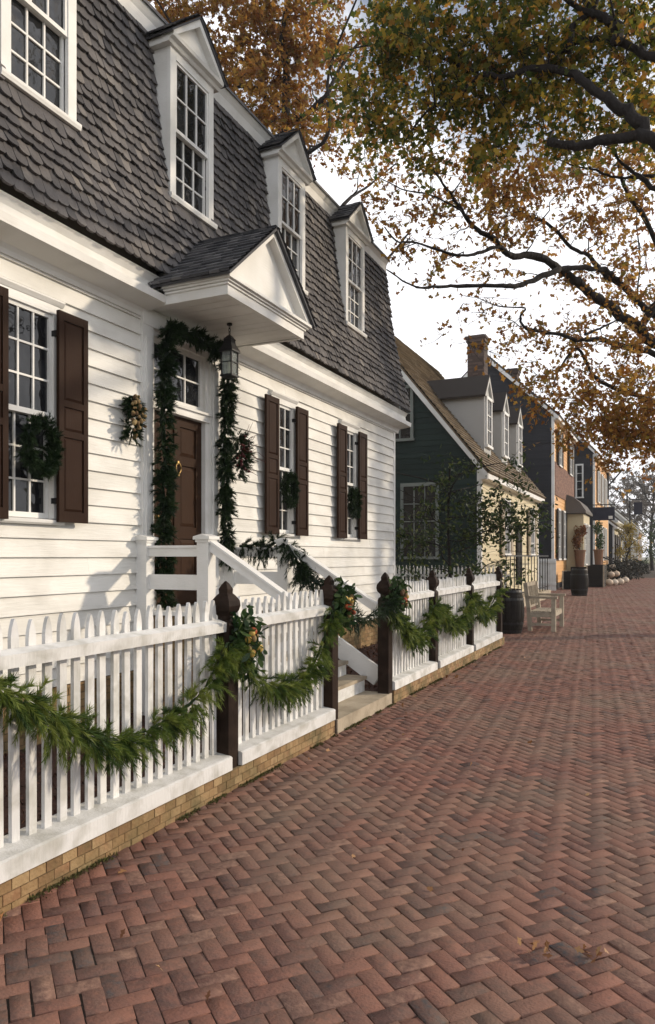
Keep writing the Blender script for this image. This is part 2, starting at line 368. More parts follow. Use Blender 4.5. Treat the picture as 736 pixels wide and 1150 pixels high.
# ------------------------------------------------------------------ brick plinth under the fence
def brick_wall(name, x0, x1, y0, y1, z0, z1, mat, parent=None, bl=.2, bh=.066, j=.009, face='x', mort=MORTAR):
    mb = MB(); k = 0; z = z0
    m2 = MB(); m2.box(x0+.006, x1-.006, y0+.006, y1-.006, z0, z1-.004, .5)
    while z < z1-.01:
        zt = min(z+bh-j, z1); y = y0-(bl/2 if k % 2 else 0)
        while y < y1:
            a = max(y, y0); c = min(y+bl-j, y1)
            if c-a > .01:
                e = R.uniform(0, .003); mb.box(x0-e, x1+e, a, c, z, zt)
            y += bl
        if face == 'y':
            pass
        z += bh; k += 1
    o = m2.build(name, mort, parent); b_ = mb.build('bricks', mat, None); b_.parent = o; b_.location = (0,0,0)
    return o
FX = -2.78
pl = brick_wall('brick_plinth', -2.87, -2.70, 1.2, 5.98, -.02, .145, BRICKT, bl=.102, bh=.0535, j=.005); tag(pl, 'low tan brick plinth under the near white fence, left of the gate', 'low wall')
pl = brick_wall('brick_plinth', -2.87, -2.70, 7.56, 13.5, -.02, .145, BRICKT, bl=.102, bh=.0535, j=.005); tag(pl, 'low tan brick plinth under the far fence panels past the gate', 'low wall')
# ------------------------------------------------------------------ fence
def picket_panel(ya, yb, parent, x=FX-.03, ztop=1.30, axis='y', const=None):
    mb = MB(); n = max(2, int(round((yb-ya)/.0995))); st = (yb-ya)/n
    for i in range(n):
        c = ya+st*(i+.5)+R.gauss(0,.0035); w = .0235; t = .011; zt = ztop+R.gauss(0,.007); tl = R.gauss(0,.005)
        prof = [(c-w,.22),(c+w,.22),(c+w+tl,zt-.085),(c+w*.75+tl,zt-.045),(c+w*.28+tl,zt-.008),(c+tl,zt),(c-w*.28+tl,zt-.008),(c-w*.75+tl,zt-.045),(c-w+tl,zt-.085)]
        mb.prism(prof, x-t, x+t, 'x')
    return mb.build('picket_panel', FENCEW, parent)
def fence_post(y, parent, x=FX, z0=0, zh=1.43):
    mb = MB(); k = zh-1.43
    j = R.uniform(-.004,.004)
    mb.lathe((x, y+j, z0), [(.062,0),(.062,1.13+k),(.055,1.15+k),(.040,1.165+k),(.040,1.19+k),(.066,1.225+k),(.074,1.26+k),(.070,1.295+k),(.048,1.33+k),(.034,1.345+k),(.036,1.375+k),(.022,1.405+k),(.004,1.43+k)], r=R.random(), square=True)
    return mb.build('post', POSTM, parent)
def fence(posts, label, group):
    root = empty('picket_fence', (FX, posts[0], 0), label, 'fence', group)
    for y in posts: fence_post(y, root)
    for a, b_ in zip(posts, posts[1:]):
        a += .064; b_ -= .064
        picket_panel(a, b_, root)
        mb = MB(); x0 = FX-.018; mb.prism([(x0,1.085),(x0+.062,1.085),(x0+.066,1.148),(x0,1.168)], a, b_, 'y'); mb.box(x0-.055, x0-.024, a, b_, 1.08, 1.145); mb.build('top_rail', FENCEW, root)
        mb = MB(); mb.prism([(-2.885,.146),(-2.688,.146),(-2.688,.232),(-2.70,.240),(-2.885,.262)], a, b_, 'y'); mb.build('base_board', FENCEW, root)
    return root
PA = [.4, 2.13, 4.33, 6.04]; PB = [7.49, 9.25, 11.2, 13.35]
fence(PA, 'white picket fence nearest the camera with brown posts, left of the gate', 'white picket fences before the white house')
fence(PB, 'white picket fence past the gate, running to the dark barrel and bench', 'white picket fences before the white house')
# far fence across the gap, in front of the green house
root = empty('picket_fence', (-4, 19.5, 0), 'distant white picket fence across the yard before the dark green gable wall', 'fence')
mb = MB()
for i in range(46):
    c = -8.6+i*.105; mb.prism([(c-.025,.1),(c+.025,.1),(c+.025,1.26),(c,1.36),(c-.025,1.26)], 19.48, 19.5, 'y')
mb.build('picket_panel', FENCEW, root)
mb = MB(); mb.box(-8.65,-3.75,19.45,19.478,1.05,1.12); mb.box(-8.65,-3.75,19.45,19.478,.25,.35); mb.build('top_rail', FENCEW, root)
# ------------------------------------------------------------------ main house
WX = -4.90; HY0, HY1 = -.1, 13.72
house = empty('white_house', (WX, 6.8, 0), 'white clapboard house with grey gambrel roof, four dormers and a brown front door', 'house')
DC = 6.70
WINS = [2.2, 4.53, 9.05, 11.38]
RP = [(-4.62,4.44), (-4.70,4.86), (-4.80,5.15), (-4.98,6.02), (-5.14,7.34)]     # lower roof slope, x against z
mb = MB()   # body
mb.prism([(WX-.14,.4),(WX-.14,4.1),(-4.82,4.2),(-4.78,4.45),(-4.82,4.86),(-5.02,6.02),(-5.19,7.32),(-8.9,9.3),(-12.6,7.32),(-12.9,4.4),(-12.9,.4)], HY0+.02, HY1-.02, 'y', .5)
mb.build('wall', DARKIN, house)
def siding(mb, x, y0, y1, z0, z1, holes, expo=.162, sgn=1, th=.030):
    z = z0
    while z < z1-.02:
        zt = min(z+expo, z1); spans = [(y0, y1)]
        for (a, b_, c, d) in holes:
            if zt > c+.01 and z < d-.01:
                ns = []
                for (p, q) in spans:
                    if b_ <= p or a >= q: ns.append((p, q)); continue
                    if a > p: ns.append((p, a))
                    if b_ < q: ns.append((b_, q))
                spans = ns
        for p, q in spans:
            cuts = [p]
            yy = p+R.uniform(1.5, 4.5)
            while yy < q-.6: cuts.append(yy); yy += R.uniform(2.5, 4.8)
            cuts.append(q)
            for a, c in zip(cuts, cuts[1:]):
                w = R.uniform(-.0015,.0015)
                mb.prism([(x, z), (x+sgn*(th+w), z+R.uniform(-.001,.001)), (x+sgn*(.004+w), zt+.006), (x, zt+.006)], a+.0008, c-.0008, 'y')
        z += expo
holes = [(w-.34, w+.34, 1.915, 3.80) for w in WINS]+[(DC-.66, DC+.66, .5, 4.1)]
mb = MB(); siding(mb, WX, HY0+.1, HY1-.1, .46, 4.07, holes); mb.build('siding', SIDING, house)
for y in (HY0, HY1-.1): mb = MB(); mb.box(WX-.2, WX+.024, y, y+.1, .44, 4.06); mb.build('corner_board', WHITE, house)
fw = brick_wall('foundation', WX-.3, WX+.03, HY0, HY1, -.1, .45, BRICKT, None); fw.parent = house; fw.location = -abs_loc(house)
# cornice
mb = MB()
prof = [(-4.95,4.05),(-4.862,4.05),(-4.856,4.09),(-4.835,4.125),(-4.66,4.15),(-4.598,4.158),(-4.592,4.232),(-4.612,4.243),(-4.70,4.255),(-4.715,4.36),(-4.68,4.41),(-4.66,4.425),(-4.95,4.44)]
for a, b_ in ((HY0-.12, 6.085), (7.655, HY1+.14)): mb.prism(prof, a, b_, 'y')
mb.build('cornice', WHITE, house)
# shingles
def shingles(mb, path, ya, yb, width=.128, expo=.132, th=.013, rounded=True, skip=None, ends=None, jit=.004):
    """courses of wooden shingles on a slope that is a polyline (x,z) run along y"""
    seg = [math.hypot(path[i+1][0]-path[i][0], path[i+1][1]-path[i][1]) for i in range(len(path)-1)]; L = sum(seg)
    def P(s):
        s = max(0, min(L, s))
        for i, l in enumerate(seg):
            if s <= l or i == len(seg)-1:
                f = s/l; a, b_ = path[i], path[i+1]; dx, dz = (b_[0]-a[0])/l, (b_[1]-a[1])/l
                return a[0]+dx*s, a[1]+dz*s, dx, dz
            s -= l
    k = 0; s = 0
    while s < L-.03:
        y = ya-(width/2 if k % 2 else 0)+R.uniform(-.01,.01)
        row = R.uniform(-.1,.1)
        while y < yb:
            w = width*R.uniform(.78,1.22); a, c = max(y, ya), min(y+w-.004, yb); y += w
            if c-a < .02: continue
            s0 = s+R.gauss(0, jit); s1 = min(L, s+expo*1.55); lift = R.uniform(0,.010)
            if skip and skip((a+c)/2, P(s0+.06)[1]): continue
            hw = (c-a)/2; m = (a+c)/2; n = hw*.55 if rounded else .0
            out = [(-hw, s1), (-hw, s0+n*1.05), (-hw*.82, s0+n*.45), (-hw*.45, s0+n*.06), (hw*.45, s0+n*.06), (hw*.82, s0+n*.45), (hw, s0+n*1.05), (hw, s1)] if rounded else [(-hw, s1), (-hw, s0), (hw, s0+R.gauss(0,.002)), (hw, s1)]
            vs = []; nn = len(out); tilt = R.gauss(0,.002)
            for lay in (1, 0):
                for (dy, ss) in out:
                    x, z, dx, dz = P(ss); f = (s1-ss)/(s1-s0); o_ = (th*1.6*f+lift*f+tilt*dy/hw+.003)-(0 if lay else th*f)
                    vs.append((x+dz*o_ if dx <= 0 else x-dz*o_, m+dy, z-dx*o_ if dx <= 0 else z+dx*o_))
            fs = [tuple(range(nn))]+[(i, nn+i, nn+i+1, i+1) for i in range(nn-1)]
            mb.add(vs, fs, min(1, max(0, R.gauss(.5,.26)+row)))
        s += expo; k += 1
DORM = [2.3, 4.66, 6.87, 9.28, 11.62]
def in_dormer(y, z):
    if any(abs(y-d) < .39 and z > 5.40 for d in DORM): return True
    if 6.0 < y < 7.74 and z < 5.08-abs(y-6.87)*.93-.05: return True
    return False
mb = MB(); shingles(mb, RP, HY0-.12, HY1+.13, skip=in_dormer, width=.115, expo=.122, th=.024, jit=.011); mb.build('roof', SHAKE, house)
mb = MB()
for z0, z1 in ((7.30,7.50),): mb.prism([(-5.24,z0),(-5.12,z0),(-5.105,z0+.12),(-5.06,z0+.2),(-5.06,z0+.235),(-5.24,z0+.26)], HY0-.1, HY1+.12, 'y')
mb.build('roof_trim', WHITE, house)
mb = MB(); mb.prism([(-5.04,7.538),(-8.9,9.5),(-12.7,7.55),(-12.7,7.5),(-8.9,9.44),(-5.04,7.50)], HY0-.14, HY1+.16, 'y'); mb.prism([(-12.66,7.52),(-13.2,4.4),(-13.26,4.4),(-12.72,7.56)], HY0-.14, HY1+.14, 'y'); mb.build('upper_roof', DSHAKE, house)
# rake board on the far gable edge
# windows
def sash_grid(mb, x, y0, y1, z0, z1, cols, rows, bar=.017, rail=.035, t=.02):
    mb.box(x-t, x+t, y0, y0+rail, z0, z1, .6); mb.box(x-t, x+t, y1-rail, y1, z0, z1, .6)
    mb.box(x-t, x+t, y0+rail, y1-rail, z0, z0+rail*1.3, .6); mb.box(x-t, x+t, y0+rail, y1-rail, z1-rail, z1, .6)
    for i in range(1, cols):
        c = y0+rail+(y1-y0-2*rail)*i/cols; mb.box(x-t*.6, x+t*.7, c-bar/2, c+bar/2, z0+rail*1.3, z1-rail, .6)
    for i in range(1, rows):
        c = z0+rail*1.3+(z1-z0-2.3*rail)*i/rows; mb.box(x-t*.6, x+t*.65, y0+rail, y1-rail, c-bar/2, c+bar/2, .6)
def window(cy, parent, x=WX, z0=1.95, z1=3.69, hw=.28, cas=.075, name='window'):
    mb = MB()
    mb.box(x-.02, x+.042, cy-hw-cas, cy-hw, z0-.02, z1+.02); mb.box(x-.02, x+.042, cy+hw, cy+hw+cas, z0-.02, z1+.02)
    mb.box(x-.02, x+.044, cy-hw-cas, cy+hw+cas, z1+.02, z1+.10); mb.prism([(x-.02,z1+.1),(x+.05,z1+.1),(x+.075,z1+.135),(x+.075,z1+.15),(x-.02,z1+.165)], cy-hw-cas-.03, cy+hw+cas+.03, 'y')
    w = mb.build(name, WHITE, parent)
    mb = MB(); mb.prism([(x-.02,z0-.075),(x+.06,z0-.075),(x+.075,z0-.06),(x+.078,z0-.034),(x-.02,z0-.021)], cy-hw-cas-.03, cy+hw+cas+.03, 'y'); mb.build('sill', WHITE, w)
    zm = (z0+z1)/2
    mb = MB(); sash_grid(mb, x+.0, cy-hw, cy+hw, zm-.017, z1+.018, 3, 3); mb.build('sash', WHITE, w); mb = MB(); sash_grid(mb, x-.041, cy-hw, cy+hw, z0-.018, zm+.018, 3, 3); mb.build('sash', WHITE, w)
    mb = MB(); mb.box(x-.006, x-.002, cy-hw+.01, cy+hw-.01, zm, z1); mb.build('pane', GLASS, w); mb = MB(); mb.box(x-.047, x-.043, cy-hw+.01, cy+hw-.01, z0, zm); mb.build('pane', GLASS, w)
    return w
for cy in WINS: window(cy, house)
def shutter(y0, y1, z0, z1, x, parent, inner=-1):
    mb = MB(); t = .017; st = .055
    zs = [z0, z0+.62*(z1-z0)*.55+.0, z0+(z1-z0)*.60, z1]
    mb.box(x-t, x+t, y0, y0+st, z0, z1, .5); mb.box(x-t, x+t, y1-st, y1, z0, z1, .5)
    H = z1-z0; rails = [(z0, z0+.09), (z0+H*.405, z0+H*.405+.055), (z0+H*.55, z0+H*.55+.055), (z1-.075, z1)]
    for a, c in rails: mb.box(x-t+.001, x+t-.001, y0+st, y1-st, a, c, .55)
    for (a, c), (d, e) in zip(rails, rails[1:]):
        p0, p1, q0, q1 = y0+st, y1-st, c, d
        mb.box(x-.006, x+.003, p0, p1, q0, q1, .3)
        i = .028
        if p1-p0 > 2.4*i and q1-q0 > 2.4*i:
            vs = [(x+.003,p0+.008,q0+.008),(x+.003,p1-.008,q0+.008),(x+.003,p1-.008,q1-.008),(x+.003,p0+.008,q1-.008),(x+.013,p0+i,q0+i),(x+.013,p1-i,q0+i),(x+.013,p1-i,q1-i),(x+.013,p0+i,q1-i)]
            mb.add(vs, [(4,5,6,7),(0,1,5,4),(1,2,6,5),(2,3,7,6),(3,0,4,7)], .7)
    o = mb.build('shutter', SHUT, parent)
    for z in (z0+.16, z1-.22): hb = MB(); ya = y0+.005 if inner < 0 else y1-.025; hb.box(x-.085, x-.012, ya, ya+.02, z, z+.05); hb.build('hinge', IRON, o)
for cy in WINS:
    shutter(cy-.27-.35, cy-.27, 1.90, 3.74, -4.80, house, 1); shutter(cy+.27, cy+.27+.35, 1.90, 3.74, -4.80, house)
# door
mb = MB()
x = WX
mb.box(x-.03, x+.05, DC-.70, DC-.53, 1.05, 3.98); mb.box(x-.03, x+.05, DC+.53, DC+.70, 1.05, 3.98); mb.box(x-.1, x+.056, DC-.70, DC+.98, 3.98, 4.156)
for s_ in (-1, 1):
    mb.box(x+.05, x+.068, DC+s_*.615-.045, DC+s_*.615+.045, 1.25, 3.86); mb.box(x+.05, x+.085, DC+s_*.615-.085, DC+s_*.615+.085, 1.05, 1.24)
mb.box(x-.08, x+.01, DC-.53, DC-.47, 1.05, 3.98); mb.box(x-.08, x+.01, DC+.47, DC+.53, 1.05, 3.98)
mb.box(x-.08, x+.035, DC-.528, DC+.528, 3.16, 3.235); mb.box(x-.08, x+.062, DC-.528, DC+.528, 3.235, 3.262)
mb.box(x-.08, x+.01, DC-.47, DC+.47, 3.92, 3.98)
sur = mb.build('door_surround', WHITE, house)
mb = MB()
dx = x-.06; y0, y1 = DC-.468, DC+.468
mb.box(dx-.02, dx+.0, y0, y1, 1.06, 3.158, .4)
for a, c in ((y0, y0+.11), (DC-.05, DC+.05), (y1-.11, y1)): mb.box(dx, dx+.018, a, c, 1.06, 3.158, .5)
zr = [(1.06,1.28), (1.80,1.93), (2.62,2.72), (3.05,3.158)]
for a, c in zr:
    for p, q in ((y0+.11, DC-.05), (DC+.05, y1-.11)): mb.box(dx, dx+.0175, p, q, a, c, .5)
for (a, c), (d, e) in zip(zr, zr[1:]):
    for p, q in ((y0+.11, DC-.05), (DC+.05, y1-.11)):
        i = .045; vs = [(dx+.001,p+.01,c+.01),(dx+.001,q-.01,c+.01),(dx+.001,q-.01,d-.01),(dx+.001,p+.01,d-.01),(dx+.014,p+i,c+i),(dx+.014,q-i,c+i),(dx+.014,q-i,d-i),(dx+.014,p+i,d-i)]
        mb.add(vs, [(4,5,6,7),(0,1,5,4),(1,2,6,5),(2,3,7,6),(3,0,4,7)], .7)
door = mb.build('front_door', DOORM, house)
mb = MB(); mb.lathe((dx+.045, DC+.40-.8, 0), [(.001,0),(.001,.001)], 6); mb = MB(); mb.ball((dx+.055, DC-.40, 2.02), .03, 10); mb.tube([(dx+.018,DC-.40,2.02),(dx+.05,DC-.40,2.02)], .012, 8); mb.build('door_knob', BRASS, door, True)
mb = MB(); mb.ball((dx+.03, DC, 2.64), .03, 10, sq=(.5,1,1)); mb.tube([(dx+.035, DC+.045*math.cos(a), 2.58+.06*math.sin(a)) for a in np.linspace(0, 2*PI, 14)], .009, 6); mb.ball((dx+.03, DC, 2.50), .02, 8); mb.build('door_knocker', BRASS, door, True)
mb = MB(); sash_grid(mb, x-.05, DC-.47, DC+.47, 3.262, 3.92, 3, 2, rail=.05); tw = mb.build('transom_window', WHITE, house)
mb = MB(); mb.box(x-.058, x-.054, DC-.46, DC+.46, 3.27, 3.91); mb.build('pane', GLASS, tw)
# dormers
def dormer(cy, parent):
    fx = -4.85; zb = 5.50; zt = 7.10; hw = .41
    mb = MB()
    # cheeks back to the slope, closed body
    mb.prism([(fx-.04,zb+.02),(fx-.04,zt),(-5.9,zt),(-5.9,7.2),(-5.15,7.2),(-4.94,zb+.02)], cy-hw, cy-hw+.04, 'y'); mb.prism([(fx-.04,zb+.02),(fx-.04,zt),(-5.9,zt),(-5.9,7.2),(-5.15,7.2),(-4.94,zb+.02)], cy+hw-.04, cy+hw, 'y')
    cas = .095
    mb.box(fx-.04, fx+.0, cy-hw-.004, cy-hw+cas, zb, zt, .6); mb.box(fx-.04, fx+.0, cy+hw-cas, cy+hw+.004, zb, zt, .6)
    mb.box(fx-.04, fx+.002, cy-hw+cas, cy+hw-cas, zt-.1, zt, .6)
    mb.prism([(fx-.14,zb-.05),(fx+.03,zb-.05),(fx+.04,zb-.02),(fx+.04,zb+.005),(fx-.14,zb+.06)], cy-hw-.03, cy+hw+.03, 'y')
    # pediment: base moulding, tympanum, raking mouldings
    mb.prism([(fx-.06,zt),(fx+.03,zt),(fx+.05,zt+.03),(fx+.09,zt+.045),(fx+.10,zt+.08),(fx-.06,zt+.085)], cy-hw-.075, cy+hw+.075, 'y')
    ap = zt+.52
    mb.prism([(cy-hw-.05,zt+.086),(cy+hw+.05,zt+.086),(cy,ap-.05)], fx-.5, fx+.02, 'x')
    for s_ in (-1, 1):
        q = [(cy+s_*(hw+.09), zt+.086), (cy+s_*(hw+.01), zt+.086), (cy, ap-.085), (cy, ap)]
        if s_ < 0: q = q[::-1]
        mb.prism(q, fx+.02, fx+.095, 'x')
    # side eave mould
    for s_ in (-1, 1): mb.box(fx-.9, fx-.06, min(cy+s_*hw, cy+s_*(hw+.07)), max(cy+s_*hw, cy+s_*(hw+.07)), zt+.002, zt+.08)
    d = mb.build('dormer', WHITE, parent)
    # shingled little gable roof running back to the upper slope
    rb = MB()
    for s_ in (-1, 1):
        a = Vector((0, cy+s_*(hw+.12), zt+.075)); b_ = Vector((0, cy, ap+.03)); dv = (b_-a); L = dv.length; dn = dv/L; nrm = Vector((0, -dn.z*(-s_), dn.y*(-s_)*-1)); nrm = Vector((0, s_*dn.z, abs(dn.y)))
        rb.add([a+Vector((fx+.11,0,0)), b_+Vector((fx+.11,0,0)), b_+Vector((-6.2,0,0)), a+Vector((-6.2,0,0)), a-nrm*.02+Vector((fx+.11,0,0)), b_-nrm*.02+Vector((fx+.11,0,0)), b_-nrm*.02+Vector((-6.2,0,0)), a-nrm*.02+Vector((-6.2,0,0))], [(0,1,2,3),(4,7,6,5),(0,4,5,1),(0,3,7,4)], .2)
        c = 0; s0 = 0
        while s0 < L-.02:
            xx = fx+.12
            while xx > -6.1:
                w = R.uniform(.1,.15); s1 = min(L, s0+.17); x0, x1 = xx-w+.004, xx; xx -= w
                p0 = a+dn*(s0-.01+R.gauss(0,.003)); p1 = a+dn*s1
                o0, o1 = nrm*(.032+R.uniform(0,.010)), nrm*.006
                rb.add([Vector((x0,0,0))+p0+o0, Vector((x1,0,0))+p0+o0, Vector((x1,0,0))+p1+o1, Vector((x0,0,0))+p1+o1, Vector((x0,0,0))+p0+o0-nrm*.014, Vector((x1,0,0))+p0+o0-nrm*.014], [(0,1,2,3),(0,4,5,1)], R.random())
            s0 += .105
    rb.build('dormer_roof', DSHAKE, d)
    gb = MB(); y0, y1 = cy-hw+cas, cy+hw-cas; zm = (zb+zt-.1)/2
    sash_grid(gb, fx-.03, y0, y1, zm-.017, zt-.1, 3, 2, rail=.03, bar=.018); gb.build('sash', WHITE, d); gb = MB(); sash_grid(gb, fx-.072, y0, y1, zb+.005, zm+.018, 3, 3, rail=.03, bar=.018); gb.build('sash', WHITE, d)
    gb = MB(); gb.box(fx-.037, fx-.033, y0, y1, zm, zt-.1); gb.build('pane', GLASS, d); gb = MB(); gb.box(fx-.079, fx-.075, y0, y1, zb, zm); gb.build('pane', GLASS, d); gb = MB(); gb.box(fx-.14, fx-.12, cy-hw+.03, cy+hw-.03, zb, zt-.05); gb.build('inner_blind', DARKIN, d)
for cy in DORM: dormer(cy, house)
# porch roof
PX = -3.87; PY0, PY1 = 6.05, 7.69; PC = 6.87; pz = 4.145
mb = MB()
cor = [(0,pz-.005),(0,pz+.06),(.02,pz+.075),(.02,pz+.10),(.045,pz+.12),(.05,pz+.155),(.085,pz+.185),(.09,pz+.215)]
# fascia boxes on three sides
mb.box(-4.62, PX, PY0, PY0+.04, pz, pz+.095); mb.box(-4.62, PX, PY1-.04, PY1, pz, pz+.095); mb.box(PX-.04, PX+.003, PY0+.001, PY1-.001, pz-.002, pz+.095)
for k, (o_, a, c) in enumerate(((.022,.094,.115), (.045,.118,.136), (.075,.139,.17))):
    mb.box(-4.60, PX+o_, PY0-o_, PY1+o_, pz+a, pz+c)
apz = 5.07
mb.prism([(PY0+.0,pz+.171),(PY1-.0,pz+.171),(PC,apz-.06)], PX-.9, PX-.03, 'x')
for s_, e in ((-1,PY0-.075), (1,PY1+.075)):
    for w0, w1, xo in ((0,.045,.06),):
        sl = (apz-(pz+.171))/(PC-(PY0-.075)) 
        inn = e-s_*w1*2.0
        q = [(e, pz+.172), (inn, pz+.172), (PC, apz-w1*1.35), (PC, apz)]
        if s_ < 0: q = q[::-1]
        mb.prism(q, PX-.05, PX+xo, 'x')
porch = mb.build('porch_pediment', WHITE, house)
mb = MB(); yy = PY0+.04
while yy < PY1-.05: mb.box(WX-.08, PX-.045, yy, min(yy+.15, PY1-.04)-.006, pz+.012+R.uniform(0,.002), pz+.03); yy += .15
mb.box(WX-.08, PX-.05, PY0+.02, PY1-.02, pz+.031, pz+.05)
mb.build('soffit', WHITE, porch)
rb = MB()
for s_, e in ((-1,PY0-.12), (1,PY1+.12)):
    a = Vector((0, e, pz+.165)); b_ = Vector((0, PC, apz+.035)); dv = b_-a; L = dv.length; dn = dv/L; nrm = Vector((0, s_*dn.z, abs(dn.y)))
    x1_, x0_ = PX+.10, -4.95
    rb.add([a+Vector((x1_,0,0)), b_+Vector((x1_,0,0)), b_+Vector((x0_,0,0)), a+Vector((x0_,0,0)), a-nrm*.025+Vector((x1_,0,0)), b_-nrm*.025+Vector((x1_,0,0)), b_-nrm*.025+Vector((x0_,0,0)), a-nrm*.025+Vector((x0_,0,0))], [(0,1,2,3),(4,7,6,5),(0,4,5,1),(0,3,7,4)], .1)
    s0 = 0
    while s0 < L-.02:
        xx = PX+.11
        while xx > x0_:
            w = R.uniform(.09,.15); s1 = min(L, s0+.17); xa, xb = xx-w+.004, xx; xx -= w
            p0 = a+dn*(s0-.01+R.gauss(0,.004)); p1 = a+dn*s1; o0, o1 = nrm*(.034+R.uniform(0,.006)), nrm*.006
            rb.add([Vector((xa,0,0))+p0+o0, Vector((xb,0,0))+p0+o0, Vector((xb,0,0))+p1+o1, Vector((xa,0,0))+p1+o1, Vector((xa,0,0))+p0+o0-nrm*.028, Vector((xb,0,0))+p0+o0-nrm*.028], [(0,1,2,3),(0,4,5,1)], R.random())
        s0 += .10
rb.build('porch_roof', DSHAKE, porch)
# landing, steps and railings
mb = MB(); yy0, yy1 = 6.0, 7.62
x_ = WX+.02
while x_ < -4.05: mb.box(x_, min(x_+.13,-4.02)-.005, yy0-.02, yy1+.02, 1.01, 1.05); x_ += .13
mb.build('landing', WHITE, house)
brick_o = brick_wall('landing_base', WX+.05, -4.07, yy0+.03, yy1-.03, -.05, 1.0, BRICKT); brick_o.parent = house; brick_o.location = -abs_loc(house)
steps = [(-2.705,-3.02,.125), (-3.02,-3.24,.29), (-3.24,-3.45,.445), (-3.45,-3.66,.60), (-3.66,-3.87,.75), (-3.87,-4.07,.90)]
mb = MB(); mb2 = MB(); mb3 = MB()
for i, (xa, xb, z) in enumerate(steps):
    if i == 0: mb.box(xb-.02, xa, 6.06, 7.50, -.02, z, .5)
    else:
        (mb if i == 1 else mb3).box(xb-.02, xa+.025, 6.12, 7.5, z-.035, z, .5); mb2.box(xb-.02, xa, 6.13, 7.49, z-.17, z-.036, .6)
mb.build('stone_step', STONE, house); mb2.build('step_riser', FENCEW, house); mb3.build('step_tread', WOODG, house)
def rail_post(x, y, parent, z0=0, z1=1.80, w=.065):
    mb = MB(); mb.box(x-w, x+w, y-w, y+w, z0, z1-.06); mb.box(x-w-.012, x+w+.012, y-w-.012, y+w+.012, z1-.06, z1-.035); mb.prism([(x-w-.028,z1-.035),(x+w+.028,z1-.035),(x+w+.028,z1-.005),(x,z1+.018),(x-w-.028,z1-.005)], y-w-.028, y+w+.028, 'y')
    return mb.build('post', WHITE, parent)
for y in (6.0, 7.62):
    rl = MB(); xa, xb = -4.02, -2.85; za, zb_ = 1.70, .98
    rl.beam((xa,y,za), (xb,y,zb_), .075, .085, .6, up=(0,0,1)); rl.beam((xa,y,za+.052), (xb,y,zb_+.052), .11, .02, .7)
    rl.beam((xa,y,.98), (xb-.05,y,.26), .05, .20, .5)
    rl.box(-4.83, -4.145, y-.03, y+.03, 1.60, 1.685); rl.box(-4.83, -4.145, y-.045, y+.045, 1.686, 1.71); rl.box(-4.83, -4.145, y-.02, y+.02, 1.27, 1.42)
    rail = rl.build('railing', WHITE, house)
    rail_post(-4.08, y, rail, .0); rail_post(-4.82, y, rail, .0)
# ------------------------------------------------------------------ lantern
lan = empty('hanging_lantern', (-4.3,6.77,3.52), 'black metal lantern hanging on a chain under the porch roof', 'lantern')
lx, ly, z0 = -4.36, 6.86, 3.57; mb = MB(); h = .066
mb.box(lx-h-.01, lx+h+.01, ly-h-.01, ly+h+.01, z0, z0+.02)
for a in (-1, 1):
    for c in (-1, 1): mb.beam((lx+a*h*.92, ly+c*h*.92, z0+.02), (lx+a*h, ly+c*h, z0+.27), .014, .014, .5, up=(0,1,0))
for a in (-1, 1):
    mb.box(lx-h, lx+h, ly+a*h-.006, ly+a*h+.006, z0+.15, z0+.158); mb.box(lx+a*h-.006, lx+a*h+.006, ly-h, ly+h, z0+.15, z0+.158)
mb.lathe((lx,ly,z0), [(h+.02,.268),(h+.02,.285),(.05,.36),(.045,.40),(.052,.405),(.02,.45),(.006,.46)], square=True)
mb.build('frame', IRON, lan)
mb = MB()
for a in (-1, 1): mb.box(lx-h+.012, lx+h-.012, ly+a*(h-.008)-.001, ly+a*(h-.008)+.001, z0+.022, z0+.266); mb.box(lx+a*(h-.008)-.001, lx+a*(h-.008)+.001, ly-h+.012, ly+h-.012, z0+.022, z0+.266)
mb.build('pane', LGLASS, lan)
mb = MB(); mb.lathe((lx,ly,z0+.02), [(.022,0),(.022,.14),(.004,.145),(.003,.16)], 10); mb.build('candle', CANDLE, lan)
mb = MB(); z = z0+.46; k = 0
while z < 4.13:
    pts = [((lx+.012*math.cos(a)) if k % 2 else lx, ly if k % 2 else (ly+.012*math.cos(a)), z+.02+.022*math.sin(a)) for a in np.linspace(0, 2*PI, 9)]
    mb.tube(pts, .004, 5); z += .034; k += 1
mb.lathe((lx,ly,4.136), [(.03,0),(.03,.02)], 10)
mb.build('chain', IRON, lan)
# ------------------------------------------------------------------ greenery on the house
def ring_pts(c, ry, rz, n=14, x=0): return [Vector((c[0]+x, c[1]+ry*math.cos(a), c[2]+rz*math.sin(a))) for a in np.linspace(0, 2*PI, n)]
def wreath(name, c, r, label, group, seed=0):
    g = garland(name, ring_pts(c, r*.8, r*1.15), rad=.05, sprigs=330, needles=34, nl=.045, nw=.007, sl=(.04,.10), grav=.1, mat=DPINE, core=.04, along=.9)
    return tag(g, label, 'wreath', group)
wreath('wreath', (-4.79, 4.60, 2.53), .18, 'round evergreen wreath on the window nearest the camera', 'window wreaths')
wreath('wreath', (-4.79, 9.08, 2.53), .17, 'round evergreen wreath on the first window right of the door', 'window wreaths')
wreath('wreath', (-4.79, 11.41, 2.50), .17, 'round evergreen wreath on the farthest window of the white house', 'window wreaths')
